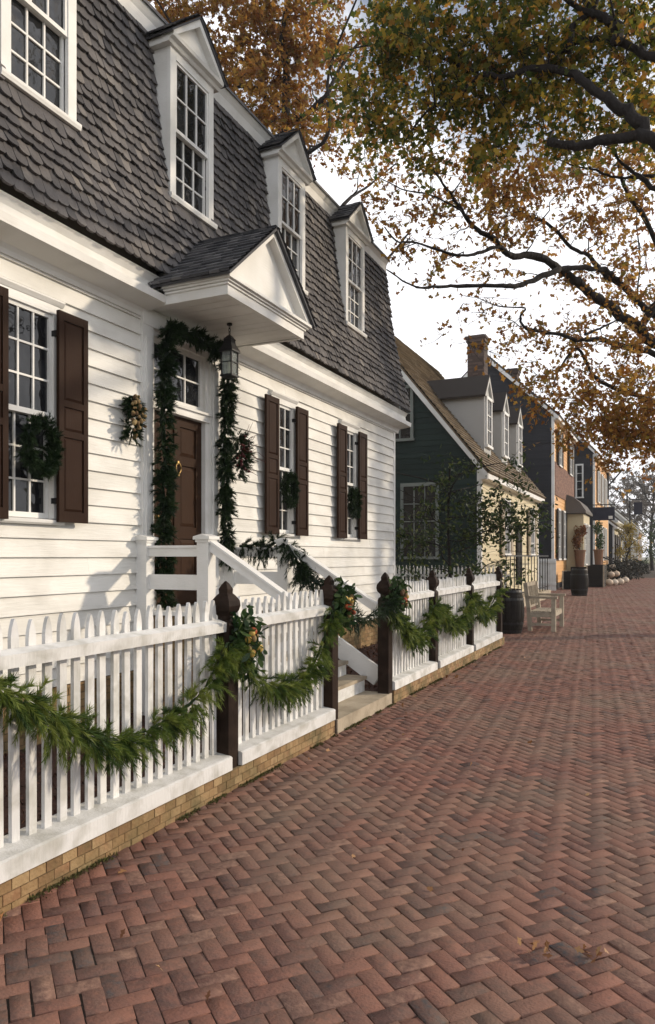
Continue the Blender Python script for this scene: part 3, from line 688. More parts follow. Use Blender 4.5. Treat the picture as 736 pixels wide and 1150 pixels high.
# door garland
dg = garland('door_garland', [(-4.74,DC-.50,1.10), (-4.73,DC-.52,1.8), (-4.73,DC-.50,2.5), (-4.72,DC-.53,3.1), (-4.72,DC-.50,3.6), (-4.70,DC-.46,3.96), (-4.66,DC-.1,3.99), (-4.66,DC+.3,3.96), (-4.68,DC+.62,3.94), (-4.72,DC+.66,3.4), (-4.74,DC+.64,2.7), (-4.74,DC+.66,2.0), (-4.76,DC+.74,1.62), (-4.77,DC+.83,1.55)],
    rad=.14, sprigs=260, needles=40, nl=.055, nw=.009, sl=(.04,.13), grav=.7, mat=DPINE, core=.05, along=.6)
tag(dg, 'dark evergreen garland framing the brown front door', 'garland')
mb = MB(); 
# railing garland
rg = garland('railing_garland', [(-4.70,7.63,1.74), (-4.4,7.63,1.70), (-4.12,7.60,1.78), (-3.95,7.56,1.66), (-3.8,7.56,1.42), (-3.62,7.56,1.30), (-3.4,7.58,1.22)], rad=.1, sprigs=210, needles=40, nl=.06, nw=.008, sl=(.07,.22), grav=.9, mat=DPINE, core=.035)
tag(rg, 'dark evergreen garland draped over the white stair railing', 'garland')
# wall bouquets
def bouquet(name, c, ry, rz, label, fruit, fmat, n=26, twigs=False):
    root = empty(name, c, label, 'bouquet'); C = Vector(c)
    pts = [C+Vector((0, 0, rz*.8)), C+Vector((.02, ry*.3, 0)), C+Vector((0, 0, -rz*.8))]
    g = garland('greenery', pts, root, rad=.06, sprigs=330, needles=34, nl=.05, nw=.009, sl=(ry*.5, ry*1.15), grav=.3, mat=DPINE, core=.06)
    mb = MB()
    for i in range(n):
        a = R.uniform(0, 2*PI); q = math.sqrt(R.random()); mb = MB(); mb.ball((c[0]+.06+R.uniform(.0,.08), c[1]+ry*.8*q*math.cos(a), c[2]+rz*.85*q*math.sin(a)), R.uniform(.012,.024), 7, sq=(1,R.uniform(.7,1.2),R.uniform(.7,1.3))); mb.build(fruit, fmat, root, True)
    if twigs:
        mb = MB()
        for i in range(26):
            a = R.uniform(-.9, 1.5); p = C+Vector((.05, 0, R.uniform(-.2,.2))); q = p+Vector((R.uniform(.02,.2), math.cos(a)*R.uniform(.15,.33), math.sin(a)*R.uniform(.15,.35))); mb.tube(jitter_path(p, q, 3, .05), [.005,.004,.003,.002], 4)
        mb.build('twig', BERRY, root)
    return root
bouquet('wall_bouquet', (-4.82, 5.76, 2.98), .13, .26, 'oval bouquet of pods and greenery on the wall left of the door', 'pod', CONEM, 46)
bouquet('wall_bouquet', (-4.76, 7.66, 2.83), .17, .30, 'dark bouquet with red twigs on the wall right of the door', 'berry', BERRY, 24, True)
# ------------------------------------------------------------------ garlands on the fence
GX = -2.69
def gp(px, py, x=GX): # a point on the garland plane in front of the posts
    u = (px-368)/825.0; t = -x/(SA-u*CA) if False else x/(-SA+u*CA); return Vector((x, t*(CA+u*SA), CH+t*(625-py)/825.0))
g = garland('fence_garland', [(GX,1.3,.93), (GX,1.6,.86), (GX,1.9,1.02), (GX,2.13,1.14), gp(0,775), gp(35,792), gp(67,812), gp(99,826), gp(134,832), gp(159,824), gp(187,808), gp(219,786), gp(242,752), gp(256,722,-2.67)],
    rad=.1, sprigs=170, needles=64, nl=.05, nw=.0046, sl=(.05,.165), grav=1.0, core=.018, along=.35)
tag(g, 'pine garland swagged along the nearest picket panel', 'garland', 'pine garlands on the white fence')
g = garland('fence_garland', [gp(257,722,-2.67), gp(272,742), gp(284,760), gp(306,770), gp(329,768), gp(346,755), gp(360,728), gp(370,700), gp(375,684,-2.67)],
    rad=.1, sprigs=165, needles=58, nl=.05, nw=.0056, sl=(.05,.155), grav=1.0, core=.02, along=.35)
tag(g, 'pine garland on the picket panel just left of the gate', 'garland', 'pine garlands on the white fence')
g = garland('fence_garland', [(-2.7,6.08,1.12), (-2.72,6.4,1.02), (-2.74,6.8,.98), (-2.74,7.15,1.04), (-2.7,7.45,1.14)], rad=.05, sprigs=70, needles=26, nl=.07, nw=.007, sl=(.06,.14), grav=.8, core=.02, mat=DPINE)
tag(g, 'thin dark garland strung across the open gate', 'garland', 'pine garlands on the white fence')
g = garland('fence_garland', [gp(436,682), gp(448,695), gp(458,711), gp(470,716), gp(480,700), gp(488,680), gp(494,684), gp(503,698), gp(513,698), gp(522,688), gp(529,670), gp(535,680), gp(543,690), gp(550,684), gp(560,662)],
    rad=.1, sprigs=130, needles=44, nl=.06, nw=.010, sl=(.06,.18), grav=.9, core=.02, along=.35)
tag(g, 'pine garland in three swags past the gate', 'garland', 'pine garlands on the white fence')
def cluster(c, label, big=False):
    root = empty('fruit_cluster', c, label, 'fruit cluster', 'fruit clusters on the fence posts'); C = Vector(c)
    n = 420; P = C+Vector((0,0,0)); pp = np.array(P)+NR.normal(size=(n,3))*np.array((.035,.07,.09))
    leaves('greenery', pp, .075, LEAF_S, root, shape=LEAF2)
    for nm, ft, k, r0, r1, q in (('red_fruit', FRUIT_R, 4, .02, .03, 1), ('gold_fruit', FRUIT_Y, 4, .018, .03, 1), ('pine_cone', CONEM, 6, .016, .026, 1.4)):
        for i in range(k): mb = MB(); mb.ball((c[0]+.05+R.uniform(0,.03), c[1]+R.uniform(-.08,.08), c[2]+R.uniform(-.09,.07)), R.uniform(r0, r1), 10, sq=(1,1,q)); mb.build(nm, ft, root, True)
cluster((-2.67, 4.42, 1.02), 'cluster of leaves and red fruit on the post in the near fence')
cluster((-2.67, 6.12, 1.16), 'leafy cluster with yellow fruit on the gate post nearer the camera')
cluster((-2.67, 7.62, 1.16), 'cluster of fruit and cones on the gate post farther from the camera')
# ------------------------------------------------------------------ street things
def barrel(c, r, h, mat, label, group=None, cat='barrel', contents=None):
    root = empty('barrel', c, label, cat, group)
    mb = MB(); n = 16
    prof = [(r*.80,0),(r*.90,h*.16),(r*.985,h*.35),(r,h*.5),(r*.985,h*.65),(r*.90,h*.84),(r*.80,h)]
    for k in range(n):
        a0, a1 = 2*PI*k/n+.012, 2*PI*(k+1)/n-.012; vs = []
        for rr, z in prof:
            for a in (a0, (a0+a1)/2, a1): vs.append((c[0]+rr*math.cos(a), c[1]+rr*math.sin(a), c[2]+z))
        fs = []
        for i in range(len(prof)-1):
            for j in range(2): fs.append((i*3+j, i*3+j+1, i*3+j+4, i*3+j+3))
        mb.add(vs, fs)
    mb.lathe(c, [(r*.78,.01),(r*.78,h-.04)], 20, .3)
    mb.build('staves', mat, root)
    mb = MB()
    for z0, z1 in ((.02,.07),(.2,.25),(.75,.8),(.93,.98)):
        def rad(z): return r*(.80+.20*math.sin(PI*z)**.8)+.006
        mb.lathe((c[0],c[1],c[2]), [(rad(z0)-.01,h*z0),(rad(z0),h*z0),(rad(z1),h*z1),(rad(z1)-.01,h*z1)], 24)
    mb.build('hoop', IRON, root)
    return root
barrel((-3.03, 15.6, 0), .32, .92, WOODD, 'black wooden barrel between the end of the white fence and the bench', 'dark barrels on the pavement')
barrel((-3.28, 31.6, 0), .36, 1.12, WOODD, 'tall black barrel standing alone on the pavement before the ochre house', 'dark barrels on the pavement')
def bench(x0, x1, y0, y1, label):
    root = empty('garden_bench', ((x0+x1)/2, (y0+y1)/2, 0), label, 'bench')
    for y in (y0, y1):
        mb = MB(); mb.beam((x0+.03,y,0), (x0,y,.5), .085, .085, up=(0,1,0)); mb.beam((x0,y,.5), (x0-.07,y,1.03), .085, .08, up=(0,1,0)); mb.build('back_leg', WOODG, root)
        mb = MB(); mb.box(x1-.045, x1+.045, y-.045, y+.045, 0, .70); mb.build('front_leg', WOODG, root)
        mb = MB(); mb.box(x0-.03, x1+.08, y-.06, y+.06, .70, .75); mb.box(x0, x1-.045, y-.025, y+.025, .30, .40); mb.box(x0, x1-.03, y-.018, y+.018, .12, .17); mb.build('armrest', WOODG, root)
    mb = MB(); n = 6
    for i in range(n): a = x0+.02+(x1-x0-.0)*i/n; mb.box(a, a+(x1-x0)/n-.015, y0+.03, y1-.03, .40, .425)
    mb.box(x1-.02, x1+.015, y0+.03, y1-.03, .31, .398)
    mb.build('seat', WOODG, root)
    mb = MB()
    mb.beam((x0-.065,y0,.99), (x0-.065,y1,.99), .03, .09); mb.beam((x0-.01,y0,.52), (x0-.01,y1,.52), .03, .06)
    k = 11
    for i in range(k): y = y0+.06+(y1-y0-.12)*i/(k-1); mb.beam((x0-.012,y,.54), (x0-.06,y,.95), .07, .02, up=(0,1,0))
    mb.build('backrest', WOODG, root)
bench(-2.72, -2.20, 16.2, 17.5, 'weathered wooden bench beside the black barrel, facing the street')
def crate(x0, x1, y0, y1, h, label, group, n=5):
    root = empty('wooden_crate', ((x0+x1)/2, (y0+y1)/2, 0), label, 'crate', group); mb = MB()
    for i in range(n):
        z = .03+(h-.03)*i/n; zz = z+(h-.03)/n-.03
        mb.box(x0, x1, y0, y0+.03, z, zz); mb.box(x0, x1, y1-.03, y1, z, zz); mb.box(x0, x0+.03, y0+.03, y1-.03, z, zz); mb.box(x1-.03, x1, y0+.03, y1-.03, z, zz)
    mb.box(x0+.035, x1-.035, y0+.035, y1-.035, .04, h-.12, .3); mb.build('slats', WOODD, root)
    for a in (x0, x1-.06):
        for c in (y0, y1-.06): mb = MB(); mb.box(a-.005, a+.065, c-.005, c+.065, 0, h+.01); mb.build('corner_post', WOODG, root)
crate(-5.0+.35, -3.95, 37.2, 38.4, .9, 'long low dark crate on the pavement behind the tall black barrel', 'dark crates before the ochre house', 4)
crate(-3.85, -2.98, 40.5, 41.7, 1.14, 'tall dark crate with pale corner posts, right of the black barrel', 'dark crates before the ochre house')
BSHR = M('black_green_leaves', [(.006,.008,.006), (.016,.018,.012), (.06,.05,.035)], pos=[0,.8,1], rough=.6)
def bush(name, c, r, h, mat, label, n, size, group=None, cat='shrub', pot=None):
    root = empty(name, c, label, cat, group); pts = []
    cl = [(R.gauss(0,.45)*r, R.gauss(0,.45)*r, R.uniform(.15,.95)*h) for _ in range(12)]
    for i in range(n):
        q = R.choice(cl); pts.append((c[0]+q[0]+R.gauss(0,.2)*r, c[1]+q[1]+R.gauss(0,.2)*r, c[2]+q[2]+R.gauss(0,.09)*h))
    leaves('foliage', pts, size, mat, root, shape=LEAF2)
    mb = MB()
    for q in cl[:7]: mb.tube(jitter_path(Vector(c), Vector(c)+Vector(q), 3, .06), [.02,.014,.01,.006], 5)
    mb.build('stem', BARK, root)
    if pot: mb = MB(); mb.lathe((c[0],c[1],c[2]-pot[1]), [(pot[0]*.75,0),(pot[0],pot[1]*.9),(pot[0]*1.1,pot[1]*.9),(pot[0]*1.1,pot[1]),(pot[0]*.9,pot[1]),(pot[0]*.9,pot[1]-.06)], 16); mb.build('pot', WOODB, root)
    return root
bush('potted_shrub', (-4.25,41.2,1.95), .38, 1.25, LEAF_R, 'dark red flowering shrub in a brown tub by the shop front', 700, .12, 'potted shrubs by the shop', pot=(.28,.9))
bush('potted_shrub', (-3.5,43.6,2.0), .35, 1.5, LEAF_S, 'green shrub in a brown tub behind the tall crate', 600, .12, 'potted shrubs by the shop', pot=(.26,.85))
mb = MB(); mb.box(-4.65,-3.8,40.6,41.8,0,1.05); o = mb.build('display_stand', WOODD); tag(o, 'dark block stand under the red potted shrub', 'stand'); mb = MB(); mb.box(-3.9,-3.1,43,44.2,0,1.15); o = mb.build('display_stand', WOODD); tag(o, 'dark block stand under the green potted shrub', 'stand')
for i in range(7):
    y = 45.5+i*4.9; sh = bush('low_shrub', (-2.75+.10*i, y, 0), .75, 1.35-.05*i, BSHR, ('nearest','second nearest','third nearest','middle','third farthest','second farthest','farthest')[i]+' of the dark low shrubs along the street beyond the crates', 800, .15, 'dark low shrubs along the street')
for i, (a, c, z, r_) in enumerate(((-2.85,42.0,.22,.22),(-2.62,42.9,.2,.2),(-2.85,43.6,.6,.2),(-2.4,44,.2,.22),(-2.65,44.8,.62,.2),(-2.2,45.2,.25,.22),(-2.9,45.2,1.0,.2))):
    mb = MB(); mb.ball((a,c,z), r_, 12, sq=(1,1,.85)); mb.tube([(a,c,z+r_*.8),(a+.02,c,z+r_*1.1)], .02, 5); o = mb.build('gourd', PUMPK, None, True); tag(o, 'pale round gourd heaped beside the tall dark crate', 'gourd', 'pale gourds by the crate')
# fallen leaves
for i, (px, py) in enumerate(((606,1074),(668,1080),(403,972),(452,826),(135,1062),(300,880),(590,1068),(235,1128),(520,960),(440,838))):
    t = 1.6*825/(py-625); p = at(px, py, t); k = 9 if i in (0,1) else 1; c = np.array([(p.x+R.gauss(0,.022), p.y+R.gauss(0,.022), .018+R.uniform(0,.02)) for _ in range(k)])
    o = leaves('fallen_leaf', c, .036, DRYLEAF, None, droop=-.6)
    lb = {0: 'curled pale brown dry oak leaves lying on the bricks, right foreground', 1: 'crumpled dark brown dry leaves at the right edge of the foreground bricks'}.get(i, 'single small dry brown leaf lying on the brick pavement')
    tag(o, lb, 'leaf', 'dry leaves on the bricks')
for i in range(34):
    yy = R.uniform(1.6, 12); xx = -2.66+abs(R.gauss(0,.10)) if i % 3 else R.uniform(-2.4, .2)
    o = leaves('fallen_leaf', np.array([(xx, yy, .012)]), .05, DRYLEAF, None, droop=-.3); tag(o, 'single small dry brown leaf lying on the brick pavement', 'leaf', 'dry leaves on the bricks')
# ------------------------------------------------------------------ other houses
def hwindow(cx, z0, z1, w, plane, coord, parent, sh=None, cols=3, rows=4, fm=None):
    """plane 'x': wall faces +x at x=coord; plane 'y': wall faces -y at y=coord"""
    def bx(mb, a0, a1, d0, d1, c0, c1, r=None):
        if plane == 'x': mb.box(coord+d0, coord+d1, a0, a1, c0, c1, r)
        else: mb.box(a0, a1, coord-d1, coord-d0, c0, c1, r)
    mb = MB(); f = .09
    bx(mb, cx-w/2-f, cx-w/2, .0, .07, z0, z1); bx(mb, cx+w/2, cx+w/2+f, .0, .07, z0, z1); bx(mb, cx-w/2-f, cx+w/2+f, .0, .075, z1, z1+.1); bx(mb, cx-w/2-f-.03, cx+w/2+f+.03, 0, .1, z0-.08, z0)
    for i in range(1, cols): c = cx-w/2+w*i/cols; bx(mb, c-.015, c+.015, .03, .05, z0, z1)
    for i in range(1, rows): c = z0+(z1-z0)*i/rows; bx(mb, cx-w/2, cx+w/2, .03, .048, c-.015, c+.015)
    o = mb.build('window', fm or WHITE, parent)
    mb = MB(); bx(mb, cx-w/2, cx+w/2, .02, .028, z0, z1); mb.build('pane', GLASS, o)
    if sh:
        for s_ in (-1, 1): mb = MB(); a = cx+s_*(w/2+f+.25); bx(mb, a-.22, a+.22, .05, .09, z0-.05, z1+.05); bx(mb, a-.15, a+.15, .085, .1, z0+.1, z1-.1); mb.build('shutter', sh, parent)
def clap(mb, a0, a1, z0, z1, plane, coord, expo=.17, clip=None):
    z = z0
    while z < z1-.01:
        zt = min(z+expo, z1); p, q = a0, a1
        if clip: p, q = clip(z+expo*.5)
        if q-p > .05:
            if plane == 'x': mb.prism([(coord,z),(coord+.02,z),(coord+.005,zt+.004),(coord,zt+.004)], p, q, 'y')
            else: mb.prism([(coord,z),(coord-.02,z),(coord-.005,zt+.004),(coord,zt+.004)], p, q, 'x')
        z += expo
def gable_house(name, label, xf, y0, y1, depth, ez, rz, wallf, wallg, roofm, base=0, ov=.25):
    root = empty(name, (xf, y0, 0), label, 'house'); xr = xf-depth/2; xb = xf-depth
    mb = MB(); mb.prism([(xf,0),(xf,ez),(xr,rz),(xb,ez),(xb,0)], y0, y1, 'y', .5); mb.build('wall', wallg, root)
    mb = MB(); clap(mb, y0+.1, y1-.1, .3, ez, 'x', xf+.002); mb.build('front_siding', wallf, root)
    mb = MB()
    def cl(z):
        if z <= ez: return xb+.1, xf-.1
        f = (z-ez)/(rz-ez); return xb+(xr-xb)*f+.1, xf-(xf-xr)*f-.1
    clap(mb, 0, 0, .3, rz-.2, 'y', y0-.002, clip=cl); mb.build('gable_siding', wallg, root)
    mb = MB(); sl = (rz-ez)/(depth/2); L = math.hypot(depth/2, rz-ez); nx, nz = (rz-ez)/L, (depth/2)/L; o_ = .12
    # front slope in courses
    P0 = Vector((xf+ov, 0, ez-sl*ov)); P1 = Vector((xr, 0, rz)); d = (P1-P0); LL = d.length; d /= LL; s_ = 0; nv = Vector((nx,0,nz))
    while s_ < LL-.01:
        s1 = min(LL, s_+.17)
        y = y0-.2
        while y < y1+.2:
            w = R.uniform(.35,.8); e = min(y+w, y1+.2)
            a = P0+d*s_+nv*(.09+R.uniform(0,.008)); c = P0+d*s1+nv*.06; lo = P0+d*s_+nv*.03
            mb.add([(a.x,y,a.z),(a.x,e-.004,a.z),(c.x,e-.004,c.z),(c.x,y,c.z),(lo.x,y,lo.z),(lo.x,e-.004,lo.z)], [(0,1,2,3),(4,5,1,0)]); y = e
        s_ += .17
    mb.prism([(xr,rz),(xr,rz+.08),(xf+ov+.0,ez-sl*ov+.05),(xf+ov,ez-sl*ov-.02)], y0-.19, y1+.19, 'y', .3)
    mb.prism([(xr,rz),(xb-ov,ez-sl*ov),(xb-ov,ez-sl*ov+.08),(xr,rz+.09)], y0-.2, y1+.2, 'y', .4); mb.build('roof', roofm, root)
    mb = MB(); mb.prism([(xf+ov+.01,ez-sl*ov-.02),(xf+ov+.01,ez-sl*ov-.16),(xf-.0,ez-.18-sl*ov),(xf,ez-.02)], y0-.15, y1+.15, 'y')
    for s2, xa in ((1, xf+ov), (-1, xb-ov)):
        mb.prism([(xa,ez-sl*ov-.02),(xr,rz-.005),(xr,rz-.24),(xa,ez-sl*ov-.2)] if s2 > 0 else [(xa,ez-sl*ov-.02),(xa,ez-sl*ov-.2),(xr,rz-.24),(xr,rz-.005)], y0-.21, y0-.17, 'y')
    mb.box(xf-.1, xf+.03, y0-.03, y0+.1, .2, ez-.2); mb.box(xf-.1, xf+.03, y1-.1, y1+.02, .2, ez-.2)
    mb.build('trim', WHITE, root)
    return root
def far_dormer(cy, fx, zb, zt, zap, back, parent, wall=GREYW, roofm=FARROOF, hw=.5):
    mb = MB(); mb.prism([(fx,zb),(fx,zt),(back,zt),(fx-.3,zb)], cy-hw, cy+hw, 'y', .5); mb.box(fx, fx+.03, cy-hw, cy+hw, zb, zt); mb.prism([(cy-hw-.03,zt),(cy+hw+.03,zt),(cy,zap-.05)], back, fx+.02, 'x', .8)
    for s_ in (-1, 1):
        q = [(cy+s_*(hw+.12),zt-.03),(cy+s_*(hw-.04),zt-.03),(cy,zap-.16),(cy,zap)]
        mb.prism(q if s_ > 0 else q[::-1], fx+.02, fx+.1, 'x', .9)
    d = mb.build('dormer', wall, parent)
    mb = MB()
    for s_ in (-1, 1): mb.prism([(cy+s_*(hw+.16),zt-.06),(cy,zap),(cy,zap+.07),(cy+s_*(hw+.18),zt+.0)], back-1.2, fx+.1, 'x')
    mb.build('dormer_roof', roofm, d)
    hwindow(cy, zb+.25, zt-.08, hw*1.2, 'x', fx+.03, d, cols=2, rows=3)
GH = gable_house('green_house', 'dark green gabled house with cream street front and three dormers', -4.9, 21.1, 31.4, 8.8, 4.3, 9.8, CREAMW, GREENW, TANROOF)
for cy in (23.9, 26.65, 29.4): far_dormer(cy, -5.35, 4.95, 6.75, 7.45, -7.2, GH)
hwindow(-6.72, 1.6, 3.7, 1.0, 'y', 21.08, GH, fm=DIMW); hwindow(-7.5, 5.15, 6.65, 1.0, 'y', 21.08, GH, fm=DIMW)
for cy in (24.6, 29.6): hwindow(cy, 1.7, 3.4, .8, 'x', -4.88, GH, sh=WOODG)
mb = MB(); mb.box(-4.9,-4.83,26.4,27.4,.6,2.8); mb.box(-4.83,-4.81,26.5,26.86,.7,1.6); mb.box(-4.83,-4.81,26.94,27.3,.7,1.6); mb.box(-4.83,-4.81,26.5,26.86,1.75,2.7); mb.box(-4.83,-4.81,26.94,27.3,1.75,2.7); mb.build('front_door', WOODD, GH)
mb = MB(); mb.box(-4.88,-4.15,21.3,29.8,0,.30); mb.build('stoop', STONE, GH)
mb = MB(); y = 21.5
while y < 29.6: mb.box(-4.26,-4.235,y,y+.025,.30,1.6); y += .62
mb.box(-4.27,-4.225,21.4,29.7,1.6,1.64); mb.box(-4.265,-4.23,21.4,29.7,.42,.45); mb.build('iron_railing', IRON, GH)
def chimney(x, y, w, z0, z1, parent, mat=CHIMB):
    mb = MB(); z = z0; k = 0
    while z < z1-.3:
        e = 0
        for a in np.arange(x-w/2, x+w/2-.01, .22):
            mb.box(a+(.0), min(a+.21, x+w/2), y-w/2-.004, y+w/2+.004, z, z+.065)
        mb.box(x-w/2-.004, x+w/2+.004, y-w/2+.02, y+w/2-.02, z+.0, z+.06); z += .075; k += 1
    mb.box(x-w/2-.05, x+w/2+.05, y-w/2-.05, y+w/2+.05, z1-.3, z1-.16); mb.box(x-w/2-.09, x+w/2+.09, y-w/2-.09, y+w/2+.09, z1-.16, z1-.05); mb.box(x-w/2+.02, x+w/2-.02, y-w/2+.02, y+w/2-.02, z0, z1, .3)
    mb.build('chimney', mat, parent)
chimney(-7.3, 30.9, .70, 6.3, 10.9, GH)
# white gate board between the houses
mb = MB()
for i in range(8): mb.box(-5.4+i*.1, -5.31+i*.1, 34.7, 34.73, .05, 1.5+.0*i)
mb.box(-5.4,-4.6,34.66,34.7,1.3,1.4); mb.box(-5.4,-4.6,34.66,34.7,.3,.4); o = mb.build('board_fence', WHITE); tag(o, 'short white board fence between the cream house and the ochre house', 'fence')
H3 = gable_house('ochre_house', 'ochre fronted two storey house with a dark blue gable end, its shade put into the colour', -5.0, 36.8, 45.0, 6.6, 8.6, 11.7, TANW, NAVYW, GREYROOF)
mb = MB(); brick_wall('b', -5.0, -4.94, 36.9, 44.9, 4.6, 6.2, BRICKR); o = bpy.data.objects['b']; o.name = 'brick_front'; o.parent = H3; o.location = -abs_loc(H3)
for cy in (38.6, 43.0): hwindow(cy, 6.2, 7.9, .9, 'x', -4.97, H3, sh=WOODD)
for cy in (38.3, 40.2): hwindow(cy, 1.5, 3.9, .8, 'x', -4.97, H3, sh=WOODD)
chimney(-7.6, 40.2, .6, 10.5, 11.7, H3)
# shop front with bowed hood
mb = MB(); mb.prism([(-4.98,0),(-4.1,0),(-4.1,3.9),(-4.98,3.9)], 41.6, 44.9, 'y'); sh = mb.build('shop_front', CREAMW, H3)
mb = MB(); mb.prism([(-4.98,4.95),(-4.6,4.8),(-4.25,4.5),(-3.95,4.05),(-3.95,3.92),(-4.98,3.92)], 41.2, 45.2, 'y'); mb.build('shop_roof', GREYROOF, sh)
hwindow(42.4, 1.2, 3.3, .8, 'x', -4.1, sh, sh=None); hwindow(44.0, .4, 3.3, .8, 'x', -4.1, sh)
H4 = gable_house('ochre_tall_house', 'tall ochre house with brown roof beyond the shop, carrying the hanging sign', -4.2, 49.3, 61.0, 6.8, 8.3, 11.9, TANW, NAVYW, TANROOF)
for cy in (51.5, 54.5, 57.5): hwindow(cy, 5.2, 7.2, .9, 'x', -4.17, H4, sh=GREYW); hwindow(cy, 1.4, 3.6, .9, 'x', -4.17, H4, sh=GREYW)
hwindow(-5.1, 5.4, 7.4, .3, 'y', 49.27, H4, cols=1)
# signs
root = empty('hanging_sign', (-4.1,47.6,4.6), 'dark navy rectangular shop sign hanging over the pavement', 'sign')
mb = MB(); mb.box(-4.15,-2.9,47.57,47.63,3.80,4.60); mb.build('board', NAVY, root)
mb = MB(); mb.box(-3.25,-3.02,47.55,47.569,3.88,4.06); mb.build('emblem', SIGNW, root)
mb = MB(); mb.box(-5.0,-2.85,47.58,47.62,4.72,4.78); mb.box(-3.95,-3.93,47.59,47.61,4.6,4.72); mb.box(-3.1,-3.08,47.59,47.61,4.6,4.72); mb.box(-5.02,-4.97,47.55,47.65,0,4.9); mb.build('bracket', IRON, root)
root = empty('sign_bracket', (-4.1,59,6), 'black empty sign bracket with diagonal brace on the tall ochre house', 'bracket')
mb = MB(); mb.box(-4.16,-4.0,58.9,59.06,5.9,8.9); mb.box(-4.0,-2.9,58.93,59.03,7.95,8.07); mb.beam((-4.05,58.98,6.9),(-3.15,58.98,7.96),.1,.1); mb.build('arm', IRON, root)
# low warm houses further on, and stoops with rails along the row
H7 = gable_house('low_ochre_house', 'low warm cream house with a columned front beyond the tall ochre house', -3.9, 63, 71, 7, 4.2, 7.0, CREAMW, NAVYW, TANROOF)
for cy in (64.5, 67, 69.5): hwindow(cy, 1.3, 3.3, .9, 'x', -3.87, H7, sh=SHUT)
H8 = gable_house('far_ochre_house', 'small ochre house near the far right end of the street', -2.9, 87, 97, 7, 4.6, 7.8, TANW, GREYW, TANROOF)
for cy in (89, 92, 95): hwindow(cy, 1.3, 3.5, 1.0, 'x', -2.87, H8)
for (xw, yy, wh) in ((-4.15,52.6,'nearest'),(-4.15,57,'second nearest'),(-3.85,66,'third'),(-3.6,75,'second farthest'),(-3.6,79,'farthest')):
    st = empty('stoop', (xw+.6, yy, 0), wh+' of the stone stoops with dark handrails down the street', 'steps', 'stoops along the far street')
    mb = MB()
    for k in range(4): mb.box(xw, xw+1.5-.33*k, yy-.7, yy+.7, .17*k, .17*(k+1)-.002)
    mb.build('treads', STONE, st)
    for e in (-.66, .66):
        mb = MB(); mb.beam((xw+.1,yy+e,1.6), (xw+1.4,yy+e,1.05), .05, .05)
        for k in range(5): xx = xw+.15+.3*k; mb.box(xx-.02, xx+.02, yy+e-.02, yy+e+.02, .1, 1.58-.127*k*1.0)
        mb.build('handrail', IRON, st)
# far houses and things at the end of the street
H5 = gable_house('far_white_house', 'small pale house far down the street with a white veranda', -4.4, 73, 84, 7, 5.2, 8.6, CREAMW, WHITE, GREYROOF)
for cy in (74, 77, 80): hwindow(cy, 1.3, 3.3, 1.0, 'x', -4.37, H5)
mb = MB(); mb.prism([(-4.38,3.9),(-2.9,3.4),(-2.9,3.25),(-4.38,3.3)], 66+6.5, 83, 'y')
for y in (73, 76, 79, 82): mb.box(-3.08,-2.94,y,y+.14,0,3.3)
mb.build('veranda', WHITE, H5)
H6 = gable_house('far_grey_house', 'dim grey gabled house at the very end of the street', -4.0, 105, 118, 8, 6, 10, GREYW, GREYW, GREYROOF)
hwindow(-6, 2, 4, 1.2, 'y', 104.97, H6); hwindow(-9.5, 2, 4, 1.2, 'y', 104.97, H6)
root = empty('hanging_sign', (-1.9,66,5), 'small dark sign board high at the far end of the street', 'sign')
mb = MB(); mb.box(-2.55,-1.9,66,66.08,5.1,6.1); mb.build('board', NAVY, root); mb = MB(); mb.box(-2.9,-2.8,66,66.1,0,6.5); mb.box(-2.8,-1.85,66.01,66.07,6.3,6.38); mb.build('post', IRON, root)
